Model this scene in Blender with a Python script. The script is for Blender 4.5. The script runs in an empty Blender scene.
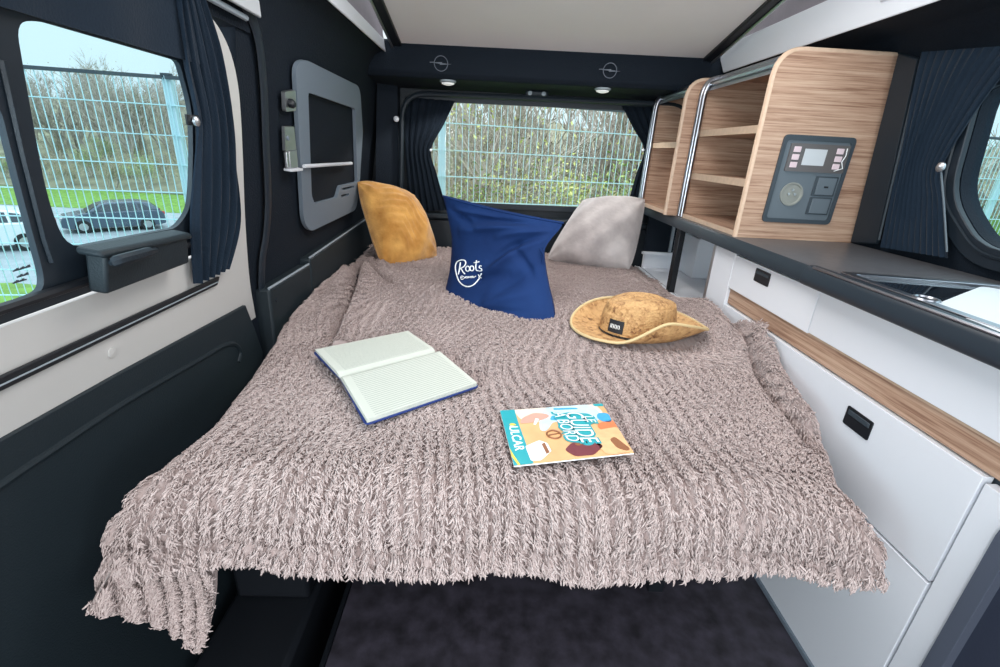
import bpy, bmesh, math, random
import numpy as np
from mathutils import Vector, Matrix
from mathutils.geometry import tessellate_polygon
from mathutils.bvhtree import BVHTree

SC = bpy.context.scene
COL = SC.collection
random.seed(7); RNG = np.random.default_rng(7)
PI = math.pi

# ------------------------------------------------------------------ camera fitted to the photograph (1000 x 667)
FPX, CX, CY = 466.0, 500.0, 333.5
CAM = np.array([0.0, 0.0, 1.03])
_y = np.array([494-CX, 150-CY, FPX]); _y /= np.linalg.norm(_y)
_d = np.array([436-CX, 1519-CY, FPX]); _d -= _d.dot(_y)*_y; _d /= np.linalg.norm(_d)
_z = -_d; _x = np.cross(_y, _z)
RM = np.stack([_x, _y, _z])                       # camera frame (right, down, forward) -> world

def ray(u, v): return RM @ np.array([u-CX, v-CY, FPX])
def PLN(u, v, p0, n):
    d = ray(u, v); n = np.array(n, float)
    return CAM + d*(np.dot(np.array(p0)-CAM, n)/np.dot(d, n))
def PX(u, v, x): return PLN(u, v, (x, 0, 0), (1, 0, 0))
def PY(u, v, y): return PLN(u, v, (0, y, 0), (0, 1, 0))
def PZ(u, v, z): return PLN(u, v, (0, 0, z), (0, 0, 1))
NL = np.array([1, 0, -.08/.57]); NL = NL/np.linalg.norm(NL)      # inward normal of the leaning side of the van
def PL(u, v, off=0): return PLN(u, v, np.array((-.6, 0, .73))+NL*off, NL)
def xl(z): return -.6+(z-.73)*.08/.57
def LP(y, z, off=0): return np.array((xl(z), y, z))+NL*off
NR = np.array([-1, 0, -.045/.51]); NR = NR/np.linalg.norm(NR)
def PR(u, v, off=0): return PLN(u, v, np.array((1.12, 0, .82))+NR*off, NR)
def xr(z): return 1.12-(z-.82)*.045/.51
def RP(y, z, off=0): return np.array((xr(z), y, z))+NR*off

cam = bpy.data.cameras.new('camera'); cam.sensor_width = 36; cam.lens = FPX/1000*36; cam.clip_start = .02; cam.clip_end = 300
co = bpy.data.objects.new('camera', cam); COL.objects.link(co)
M = Matrix.Identity(4)
for i in range(3):
    M[i][0] = RM[i, 0]; M[i][1] = -RM[i, 1]; M[i][2] = -RM[i, 2]; M[i][3] = CAM[i]
co.matrix_world = M
SC.camera = co

# ------------------------------------------------------------------ materials
def lin(c): return tuple(((x/255)/12.92 if x/255 <= .04045 else ((x/255+.055)/1.055)**2.4) for x in c)
def nodes(m): return m.node_tree.nodes, m.node_tree.links
def mat(name, col, rough=.6, metal=0, spec=.5, bump=0, bscale=60, var=0, vscale=6, coat=0, sheen=0):
    m = bpy.data.materials.new(name); m.use_nodes = True
    N, L = nodes(m); b = N['Principled BSDF']
    b.inputs['Base Color'].default_value = (*col, 1); b.inputs['Roughness'].default_value = rough
    b.inputs['Metallic'].default_value = metal; b.inputs['Specular IOR Level'].default_value = spec
    b.inputs['Coat Weight'].default_value = coat; b.inputs['Sheen Weight'].default_value = sheen
    tc = N.new('ShaderNodeTexCoord')
    if var:
        n = N.new('ShaderNodeTexNoise'); n.inputs['Scale'].default_value = vscale; n.inputs['Detail'].default_value = 5
        L.new(tc.outputs['Object'], n.inputs['Vector'])
        r = N.new('ShaderNodeValToRGB'); r.color_ramp.elements[0].position = .3; r.color_ramp.elements[1].position = .7
        r.color_ramp.elements[0].color = (*[c*(1-var) for c in col], 1); r.color_ramp.elements[1].color = (*[min(1, c*(1+var)) for c in col], 1)
        L.new(n.outputs['Fac'], r.inputs['Fac']); L.new(r.outputs['Color'], b.inputs['Base Color'])
    if bump:
        n = N.new('ShaderNodeTexNoise'); n.inputs['Scale'].default_value = bscale; n.inputs['Detail'].default_value = 4
        L.new(tc.outputs['Object'], n.inputs['Vector'])
        bp = N.new('ShaderNodeBump'); bp.inputs['Strength'].default_value = bump; bp.inputs['Distance'].default_value = .01
        L.new(n.outputs['Fac'], bp.inputs['Height']); L.new(bp.outputs['Normal'], b.inputs['Normal'])
    return m

def island_mat(name, c0, c1, rough=.8, mids=None, trans=0):
    m = bpy.data.materials.new(name); m.use_nodes = True
    N, L = nodes(m); b = N['Principled BSDF']; b.inputs['Roughness'].default_value = rough; b.inputs['Specular IOR Level'].default_value = .15
    g = N.new('ShaderNodeNewGeometry'); r = N.new('ShaderNodeValToRGB')
    r.color_ramp.elements[0].color = (*c0, 1); r.color_ramp.elements[1].color = (*c1, 1)
    for p, c in (mids or []):
        e = r.color_ramp.elements.new(p); e.color = (*c, 1)
    L.new(g.outputs['Random Per Island'], r.inputs['Fac']); L.new(r.outputs['Color'], b.inputs['Base Color'])
    return m

def wood_mat(name, axis, cols, scale=1.0):
    """Light oak-look laminate; grain runs along the given axis."""
    m = bpy.data.materials.new(name); m.use_nodes = True
    N, L = nodes(m); b = N['Principled BSDF']; b.inputs['Roughness'].default_value = .45
    tc = N.new('ShaderNodeTexCoord'); mp = N.new('ShaderNodeMapping')
    s = [58*scale]*3; s['xyz'.index(axis)] = 2.0*scale
    mp.inputs['Scale'].default_value = s
    L.new(tc.outputs['Object'], mp.inputs['Vector'])
    n = N.new('ShaderNodeTexNoise'); n.inputs['Scale'].default_value = 2.2; n.inputs['Detail'].default_value = 7; n.inputs['Roughness'].default_value = .68
    n.inputs['Distortion'].default_value = .35
    L.new(mp.outputs['Vector'], n.inputs['Vector'])
    mp2 = N.new('ShaderNodeMapping'); s2 = [150*scale]*3; s2['xyz'.index(axis)] = 3*scale; mp2.inputs['Scale'].default_value = s2
    L.new(tc.outputs['Object'], mp2.inputs['Vector'])
    n2 = N.new('ShaderNodeTexNoise'); n2.inputs['Scale'].default_value = 2; n2.inputs['Detail'].default_value = 3
    L.new(mp2.outputs['Vector'], n2.inputs['Vector'])
    mx = N.new('ShaderNodeMath'); mx.operation = 'MULTIPLY_ADD'; mx.inputs[1].default_value = .42; 
    L.new(n2.outputs['Fac'], mx.inputs[0]); L.new(n.outputs['Fac'], mx.inputs[2])
    r = N.new('ShaderNodeValToRGB'); e = r.color_ramp.elements
    e[0].position = .56; e[0].color = (*cols[0], 1); e[1].position = .86; e[1].color = (*cols[2], 1)
    k = e.new(.68); k.color = (*cols[1], 1)
    L.new(mx.outputs[0], r.inputs['Fac']); L.new(r.outputs['Color'], b.inputs['Base Color'])
    return m

def glass_mat(name, tint, refl=.06):
    m = bpy.data.materials.new(name); m.use_nodes = True
    N, L = nodes(m); N.remove(N['Principled BSDF'])
    t = N.new('ShaderNodeBsdfTransparent'); t.inputs[0].default_value = (*tint, 1)
    g = N.new('ShaderNodeBsdfGlossy'); g.inputs['Roughness'].default_value = .02
    lw = N.new('ShaderNodeLayerWeight'); lw.inputs['Blend'].default_value = .5
    pw = N.new('ShaderNodeMath'); pw.operation = 'POWER'; pw.inputs[1].default_value = 4; L.new(lw.outputs['Facing'], pw.inputs[0])
    f = N.new('ShaderNodeMath'); f.operation = 'MULTIPLY_ADD'; f.inputs[1].default_value = .35; f.inputs[2].default_value = .002; L.new(pw.outputs[0], f.inputs[0])
    mx = N.new('ShaderNodeMixShader')
    L.new(f.outputs[0], mx.inputs[0]); L.new(t.outputs[0], mx.inputs[1]); L.new(g.outputs[0], mx.inputs[2])
    L.new(mx.outputs[0], N['Material Output'].inputs['Surface'])
    return m

W_COL = [lin((144, 108, 88)), lin((178, 143, 120)), lin((200, 169, 146))]
MT = {
 'navy': mat('dark_navy_lining', (.0048, .0095, .017), .8, spec=.25, bump=.25, bscale=220),
 'navy_plastic': mat('dark_moulded_plastic', (.011, .018, .026), .5, spec=.4, bump=.12, bscale=300),
 'trim_plastic': mat('dark_door_trim_plastic', (.013, .021, .027), .55, spec=.35, bump=.15, bscale=350),
 'black': mat('black_plastic', (.008, .010, .014), .42),
 'rubber': mat('black_rubber', (.010, .017, .026), .5),
 'paint': mat('grey_white_body_paint', lin((205, 203, 200)), .35, coat=.3),
 'cargo_grey': mat('mid_grey_panel', lin((112, 124, 136)), .6, bump=.1, bscale=300),
 'white': mat('white_laminate', lin((232, 234, 240)), .35),
 'white_trim': mat('white_roof_trim', lin((225, 228, 234)), .5),
 'ceiling': mat('light_grey_headliner', lin((228, 225, 224)), .9, bump=.1, bscale=200, var=.03, vscale=3),
 'tent': mat('grey_tent_fabric', lin((120, 112, 118)), .9, bump=.3, bscale=120, var=.15, vscale=20),
 'alu': mat('brushed_aluminium', (.55, .56, .58), .4, 1),
 'chrome': mat('polished_chrome', (.42, .43, .47), .28, 1),
 'worktop': mat('dark_grey_worktop', (.10, .10, .108), .36, bump=.05, bscale=400, var=.12, vscale=40),
 'edge': mat('worktop_dark_edge', (.016, .025, .036), .45),
 'wood_x': wood_mat('light_oak_laminate_x', 'x', W_COL),
 'wood_y': wood_mat('light_oak_laminate_y', 'y', W_COL),
 'wood_edge': mat('pale_oak_edge', lin((204, 176, 152)), .5, var=.08, vscale=60),
 'floor': mat('dark_slate_vinyl', (.034, .030, .042), .6, var=.6, vscale=22, bump=.05),
 'mustard': None, 'grey_plush': None, 'canvas': None,
 'page': None,
 'blue_cover': mat('royal_blue_cover', lin((24, 50, 118)), .5),
 'panel_grey': mat('slate_grey_panel', lin((96, 106, 114)), .45),
 'panel_dark': mat('panel_dark_grey', lin((56, 66, 74)), .5),
 'button': mat('pale_pink_button', lin((222, 200, 206)), .5),
 'screen': mat('pale_display', lin((196, 200, 204)), .3),
 'display_body': mat('display_body_grey', lin((96, 92, 92)), .3),
 'clear': mat('clear_film', lin((150, 145, 140)), .1),
 'light_lens': mat('white_lamp_lens', (.8, .8, .8), .4),
 'fridge': mat('fridge_front_dark', lin((52, 57, 72)), .35, bump=.05, bscale=200),
 'fridge_frame': mat('fridge_frame_grey', lin((84, 90, 104)), .4),
 'glass_black': mat('black_glass_lid', (.01, .014, .02), .04, spec=.9),
 'mattress': mat('dark_grey_upholstery', (.03, .035, .045), .85),
 'curtain': mat('navy_curtain_cloth', (.009, .019, .034), .9, spec=.2, bump=.2, bscale=250, sheen=.08),
 'curtain_dark': mat('dark_curtain_cloth', (.0045, .009, .016), .9, spec=.2, bump=.2, bscale=250),
 'post': mat('galvanised_pale_post', lin((190, 215, 222)), .5),
 'wire': mat('pale_blue_green_wire', lin((186, 222, 228)), .5),
 'asphalt': mat('wet_grey_asphalt', lin((150, 160, 165)), .6, var=.15, vscale=1.5),
 'grass': mat('mown_grass', lin((112, 150, 62)), .9, var=.35, vscale=5, bump=.6, bscale=30),
 'scrub': mat('brown_green_scrub', lin((138, 136, 112)), .95, var=.35, vscale=.8, bump=.6, bscale=6),
 'bark': mat('brown_grey_bark', lin((176, 168, 158)), .9, var=.3, vscale=8),
 'car_white': mat('white_car_paint', lin((232, 238, 242)), .25, coat=.5),
 'car_dark': mat('dark_blue_grey_car_paint', lin((72, 88, 104)), .25, coat=.5),
 'car_glass': mat('dark_car_glass', (.03, .045, .06), .08),
 'tyre': mat('tyre_rubber', (.02, .02, .022), .8),
 'red': mat('red_lamp_lens', lin((205, 50, 60)), .3),
 'teal': mat('teal_print', lin((38, 168, 178)), .4),
 'cream': mat('cream_print', lin((240, 226, 208)), .4),
 'tan': mat('tan_print', lin((236, 184, 130)), .4, var=.1, vscale=30),
 'skyblue': mat('sky_blue_print', lin((70, 170, 225)), .4),
 'paleblue': mat('pale_blue_print', lin((205, 228, 242)), .4, var=.12, vscale=60),
 'whiteprint': mat('white_print', lin((246, 248, 248)), .4),
 'skin': mat('pink_print', lin((222, 168, 150)), .4),
 'orange': mat('orange_print', lin((232, 130, 84)), .4),
 'apricot': mat('apricot_print', lin((240, 190, 140)), .4, var=.1, vscale=80),
 'maroon': mat('maroon_print', lin((120, 52, 60)), .4),
 'brownprint': mat('brown_print', lin((150, 96, 62)), .4),
 'yellowprint': mat('yellow_print', lin((240, 210, 90)), .4),
 'glass': glass_mat('clear_tinted_glass', (.86, .97, 1.0)),
 'glass_rear': glass_mat('clear_rear_glass', (.97, 1.0, 1.0)),
}

# plush fabrics, canvas, paper
def fabric(name, c0, c1, scale, bump, rough=.9, sheen=.4):
    m = bpy.data.materials.new(name); m.use_nodes = True
    N, L = nodes(m); b = N['Principled BSDF']; b.inputs['Roughness'].default_value = rough; b.inputs['Sheen Weight'].default_value = sheen
    b.inputs['Specular IOR Level'].default_value = .2
    tc = N.new('ShaderNodeTexCoord'); n = N.new('ShaderNodeTexNoise'); n.inputs['Scale'].default_value = scale; n.inputs['Detail'].default_value = 6
    L.new(tc.outputs['Object'], n.inputs['Vector'])
    r = N.new('ShaderNodeValToRGB'); r.color_ramp.elements[0].position = .3; r.color_ramp.elements[1].position = .72
    r.color_ramp.elements[0].color = (*c0, 1); r.color_ramp.elements[1].color = (*c1, 1)
    L.new(n.outputs['Fac'], r.inputs['Fac']); L.new(r.outputs['Color'], b.inputs['Base Color'])
    n2 = N.new('ShaderNodeTexNoise'); n2.inputs['Scale'].default_value = scale*6; L.new(tc.outputs['Object'], n2.inputs['Vector'])
    bp = N.new('ShaderNodeBump'); bp.inputs['Strength'].default_value = bump; bp.inputs['Distance'].default_value = .004
    L.new(n2.outputs['Fac'], bp.inputs['Height']); L.new(bp.outputs['Normal'], b.inputs['Normal'])
    return m
MT['mustard'] = fabric('mustard_plush', lin((176, 118, 52)), lin((232, 176, 98)), 14, .5)
MT['grey_plush'] = fabric('light_grey_plush', lin((158, 150, 150)), lin((204, 196, 194)), 9, .5)
MT['canvas'] = fabric('navy_blue_canvas', lin((16, 40, 84)), lin((26, 55, 106)), 6, .25, .85, 0)

def translucent(m, k, col):
    N, L = nodes(m); b = N['Principled BSDF']; t = N.new('ShaderNodeBsdfTranslucent'); t.inputs[0].default_value = (*col, 1); mx = N.new('ShaderNodeMixShader'); mx.inputs[0].default_value = k
    L.new(b.outputs[0], mx.inputs[1]); L.new(t.outputs[0], mx.inputs[2]); L.new(mx.outputs[0], N['Material Output'].inputs['Surface'])
translucent(MT['tent'], .5, (.62, .58, .6))
def page_mat():
    m = bpy.data.materials.new('ruled_ivory_paper'); m.use_nodes = True
    N, L = nodes(m); b = N['Principled BSDF']; b.inputs['Roughness'].default_value = .8; b.inputs['Specular IOR Level'].default_value = .2
    uv = N.new('ShaderNodeUVMap'); sp = N.new('ShaderNodeSeparateXYZ'); L.new(uv.outputs[0], sp.inputs[0])
    mul = N.new('ShaderNodeMath'); mul.operation = 'MULTIPLY'; mul.inputs[1].default_value = 27; L.new(sp.outputs[1], mul.inputs[0])
    fr = N.new('ShaderNodeMath'); fr.operation = 'FRACT'; L.new(mul.outputs[0], fr.inputs[0])
    lt = N.new('ShaderNodeMath'); lt.operation = 'LESS_THAN'; lt.inputs[1].default_value = .16; L.new(fr.outputs[0], lt.inputs[0])
    def between(out, a, c):
        g = N.new('ShaderNodeMath'); g.operation = 'GREATER_THAN'; g.inputs[1].default_value = a; L.new(out, g.inputs[0])
        l = N.new('ShaderNodeMath'); l.operation = 'LESS_THAN'; l.inputs[1].default_value = c; L.new(out, l.inputs[0])
        k = N.new('ShaderNodeMath'); k.operation = 'MULTIPLY'; L.new(g.outputs[0], k.inputs[0]); L.new(l.outputs[0], k.inputs[1]); return k.outputs[0]
    k1 = N.new('ShaderNodeMath'); k1.operation = 'MULTIPLY'; L.new(lt.outputs[0], k1.inputs[0]); L.new(between(sp.outputs[0], .07, .96), k1.inputs[1])
    k2 = N.new('ShaderNodeMath'); k2.operation = 'MULTIPLY'; L.new(k1.outputs[0], k2.inputs[0]); L.new(between(sp.outputs[1], .08, .97), k2.inputs[1])
    mx = N.new('ShaderNodeMix'); mx.data_type = 'RGBA'
    mx.inputs[6].default_value = (*lin((206, 209, 199)), 1); mx.inputs[7].default_value = (*lin((128, 138, 130)), 1)
    L.new(k2.outputs[0], mx.inputs[0]); L.new(mx.outputs[2], b.inputs['Base Color'])
    return m
MT['page'] = page_mat()

def straw_mat(name='woven_straw', vs=190, lo=(128, 88, 54)):
    m = bpy.data.materials.new(name); m.use_nodes = True
    N, L = nodes(m); b = N['Principled BSDF']; b.inputs['Roughness'].default_value = .7
    tc = N.new('ShaderNodeTexCoord'); v = N.new('ShaderNodeTexVoronoi'); v.inputs['Scale'].default_value = vs
    L.new(tc.outputs['Object'], v.inputs['Vector'])
    n = N.new('ShaderNodeTexNoise'); n.inputs['Scale'].default_value = 40; n.inputs['Detail'].default_value = 4; L.new(tc.outputs['Object'], n.inputs['Vector'])
    sp = N.new('ShaderNodeSeparateColor'); L.new(v.outputs['Color'], sp.inputs[0])
    ad = N.new('ShaderNodeMath'); ad.operation = 'MULTIPLY_ADD'; ad.inputs[1].default_value = .35; L.new(sp.outputs[0], ad.inputs[0]); 
    L.new(n.outputs['Fac'], ad.inputs[2])
    r = N.new('ShaderNodeValToRGB'); e = r.color_ramp.elements
    e[0].position = .36; e[0].color = (*lin(lo), 1); e[1].position = .8; e[1].color = (*lin((206, 164, 112)), 1)
    k = e.new(.55); k.color = (*lin((182, 138, 90)), 1)
    L.new(ad.outputs[0], r.inputs['Fac']); L.new(r.outputs['Color'], b.inputs['Base Color'])
    bp = N.new('ShaderNodeBump'); bp.inputs['Strength'].default_value = .7; bp.inputs['Distance'].default_value = .003
    L.new(v.outputs['Distance'], bp.inputs['Height']); L.new(bp.outputs['Normal'], b.inputs['Normal'])
    return m
MT['straw'] = straw_mat()
MT['straw_brim'] = straw_mat('open_woven_straw', 105, (108, 70, 40))
MT['binding'] = mat('cream_binding', lin((214, 190, 142)), .7)
MT['tag'] = mat('black_label', (.01, .012, .018), .6)

# ------------------------------------------------------------------ mesh building
def V(p): return Vector((float(p[0]), float(p[1]), float(p[2])))
def round_poly(pts, r, n=5):
    """Round the corners of a 3-D polygon; r is one radius or one per corner."""
    out = []; k = len(pts); P = [V(p) for p in pts]
    rs = r if isinstance(r, (list, tuple)) else [r]*k
    for i in range(k):
        a, b, c = P[i-1], P[i], P[(i+1) % k]; q = rs[i]
        if q <= 0: out.append(b); continue
        l1 = min(q, (a-b).length*.49); l2 = min(q, (c-b).length*.49)
        p1 = b+(a-b).normalized()*l1; p2 = b+(c-b).normalized()*l2
        for j in range(n+1):
            t = j/n; out.append(p1*(1-t)**2+b*2*t*(1-t)+p2*t*t)
    return out
def smooth_path(pts, n=6):
    P = [V(p) for p in pts]; out = []
    for i in range(len(P)-1):
        p0 = P[max(i-1, 0)]; p1 = P[i]; p2 = P[i+1]; p3 = P[min(i+2, len(P)-1)]
        for j in range(n):
            t = j/n
            out.append(.5*((2*p1)+(-p0+p2)*t+(2*p0-5*p1+4*p2-p3)*t*t+(-p0+3*p1-3*p2+p3)*t**3))
    out.append(P[-1]); return out

class MB:
    def __init__(s): s.v = []; s.f = []; s.uv = None
    def add(s, vs, fs):
        b = len(s.v); s.v += [tuple(map(float, p)) for p in vs]; s.f += [tuple(i+b for i in f) for f in fs]; return s
    def box(s, a, b):
        x0, y0, z0 = [min(a[i], b[i]) for i in range(3)]; x1, y1, z1 = [max(a[i], b[i]) for i in range(3)]
        return s.hexa([(x0, y0, z0), (x1, y0, z0), (x1, y1, z0), (x0, y1, z0), (x0, y0, z1), (x1, y0, z1), (x1, y1, z1), (x0, y1, z1)])
    def hexa(s, p):
        return s.add(p, [(3, 2, 1, 0), (4, 5, 6, 7), (0, 1, 5, 4), (1, 2, 6, 5), (2, 3, 7, 6), (3, 0, 4, 7)])
    def plate(s, outer, vec, holes=()):
        """Flat polygon (with holes), thickened along vec."""
        loops = [[V(p) for p in outer]]+[[V(p) for p in h] for h in holes]
        tri = tessellate_polygon(loops); flat = [p for l in loops for p in l]; n = len(flat); ve = V(vec)
        vs = flat+[p+ve for p in flat]; fs = []
        a, b, c = [flat[i] for i in tri[0]]
        for t in tri:
            aa, bb, cc = [flat[i] for i in t]
            nn = (bb-aa).cross(cc-aa)
            t2 = t if nn.dot(ve) < 0 else (t[0], t[2], t[1])
            fs.append(tuple(t2)); fs.append(tuple(i+n for i in reversed(t2)))
        o = 0
        for l in loops:
            k = len(l)
            for i in range(k):
                j = (i+1) % k; fs.append((o+i, o+j, o+j+n, o+i+n))
            o += k
        s.add(vs, fs); s.fixn = True; return s
    def tube(s, pts, r, n=8, closed=False, flat=None):
        P = [V(p) for p in pts]; k = len(P); rs = r if isinstance(r, (list, tuple)) else [r]*k
        vs = []; fs = []; up = None
        for i in range(k):
            if closed: t = P[(i+1) % k]-P[i-1]
            else: t = P[min(i+1, k-1)]-P[max(i-1, 0)]
            if t.length < 1e-9: t = Vector((0, 0, 1))
            t.normalize()
            if up is None:
                up = Vector((0, 0, 1)) if abs(t.z) < .9 else Vector((1, 0, 0))
                if flat is not None: up = V(flat)
            a = t.cross(up)
            if a.length < 1e-6: a = t.orthogonal()
            a.normalize(); u = a.cross(t).normalized()
            if flat is None: up = u
            for j in range(n):
                an = 2*PI*j/n; h = 1 if flat is None else .35
                vs.append(P[i]+a*math.cos(an)*rs[i]+u*math.sin(an)*rs[i]*h)
        for i in range(k if closed else k-1):
            i2 = (i+1) % k
            for j in range(n):
                j2 = (j+1) % n; fs.append((i*n+j, i*n+j2, i2*n+j2, i2*n+j))
        if not closed:
            fs.append(tuple(reversed(range(n)))); fs.append(tuple((k-1)*n+j for j in range(n)))
        return s.add(vs, fs)
    def sweep(s, prof, ext):
        """Closed 3-D profile swept along ext."""
        n = len(prof); e = V(ext); P = [V(p) for p in prof]
        return s.plate(P, e)
    def lathe(s, c, prof, n=24, ax=(1, 0, 0), ay=(0, 1, 0), az=(0, 0, 1)):
        c, ax, ay, az = V(c), V(ax), V(ay), V(az); vs = []; fs = []
        for r, h in prof:
            for j in range(n):
                a = 2*PI*j/n; vs.append(c+ax*math.cos(a)*r+ay*math.sin(a)*r+az*h)
        for i in range(len(prof)-1):
            for j in range(n):
                j2 = (j+1) % n; fs.append((i*n+j, i*n+j2, (i+1)*n+j2, (i+1)*n+j))
        if prof[0][0] > 1e-6: fs.append(tuple(reversed(range(n))))
        if prof[-1][0] > 1e-6: fs.append(tuple((len(prof)-1)*n+j for j in range(n)))
        return s.add(vs, fs)
    def grid(s, fn, nu, nv, closeu=False):
        vs = [fn(i/(nu if closeu else nu-1), j/(nv-1)) for j in range(nv) for i in range(nu)]; fs = []
        for j in range(nv-1):
            for i in range(nu if closeu else nu-1):
                i2 = (i+1) % nu; fs.append((j*nu+i, j*nu+i2, (j+1)*nu+i2, (j+1)*nu+i))
        return s.add(vs, fs)
    def sheet(s, fn, nu, nv, vec):
        """A grid surface with real thickness vec (a vector, or a function of u, v)."""
        g = vec if callable(vec) else (lambda u, v: vec)
        A = [np.array(fn(i/(nu-1), j/(nv-1))) for j in range(nv) for i in range(nu)]
        B = [A[j*nu+i]+np.array(g(i/(nu-1), j/(nv-1))) for j in range(nv) for i in range(nu)]
        n = nu*nv; fs = []
        for j in range(nv-1):
            for i in range(nu-1):
                q = (j*nu+i, j*nu+i+1, (j+1)*nu+i+1, (j+1)*nu+i); fs.append(q); fs.append(tuple(k+n for k in reversed(q)))
        bd = [i for i in range(nu)]+[j*nu+nu-1 for j in range(1, nv)]+[(nv-1)*nu+i for i in range(nu-2, -1, -1)]+[j*nu for j in range(nv-2, 0, -1)]
        for k in range(len(bd)):
            a, b = bd[k], bd[(k+1) % len(bd)]; fs.append((b, a, a+n, b+n))
        return s.add(A+B, fs)
    def build(s, name, m, parent=None, smooth=40, bevel=0, seg=2, off=None, sub=0, uv=None):
        me = bpy.data.meshes.new(name)
        o0 = np.array(OFF.get(parent.name, (0, 0, 0)) if parent is not None else (off if off is not None else (0, 0, 0)), float)
        me.from_pydata([tuple(np.array(p)-o0) for p in s.v], [], s.f); me.update()
        bm = bmesh.new(); bm.from_mesh(me); bmesh.ops.recalc_face_normals(bm, faces=bm.faces); bm.to_mesh(me); bm.free()
        if smooth:
            me.polygons.foreach_set('use_smooth', [True]*len(me.polygons)); me.set_sharp_from_angle(angle=math.radians(smooth))
        me.materials.append(MT[m] if isinstance(m, str) else m)
        o = bpy.data.objects.new(name, me); COL.objects.link(o)
        if uv is not None:
            l = me.uv_layers.new(name='UVMap')
            for i, lp in enumerate(me.loops): l.data[i].uv = uv[lp.vertex_index]
        if parent is not None:
            o.parent = parent; OFF[o.name] = tuple(o0)
        else:
            o.location = o0; OFF[o.name] = tuple(o0)
        if bevel:
            b = o.modifiers.new('bevel', 'BEVEL'); b.width = bevel; b.segments = seg; b.limit_method = 'ANGLE'; b.angle_limit = math.radians(40)
        if sub:
            b = o.modifiers.new('sub', 'SUBSURF'); b.levels = sub; b.render_levels = sub
        return o
OFF = {}
def tag(o, label, cat, group=None, kind=None):
    o['label'] = label; o['category'] = cat
    if group: o['group'] = group
    if kind: o['kind'] = kind
    return o
def thing(name, label, cat, loc, group=None):
    o = bpy.data.objects.new(name, None); COL.objects.link(o); o.location = V(loc); o.empty_display_size = .05
    OFF[o.name] = tuple(map(float, loc)); return tag(o, label, cat, group)
def struct(o, label=None, cat=None):
    o['kind'] = 'structure'
    o['label'] = label; o['category'] = cat
    return o
def copy_tree(o, parent=None):
    c = o.copy(); COL.objects.link(c)
    if parent is not None: c.parent = parent
    for ch in list(o.children): copy_tree(ch, c)
    return c

exec_parts = []
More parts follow.
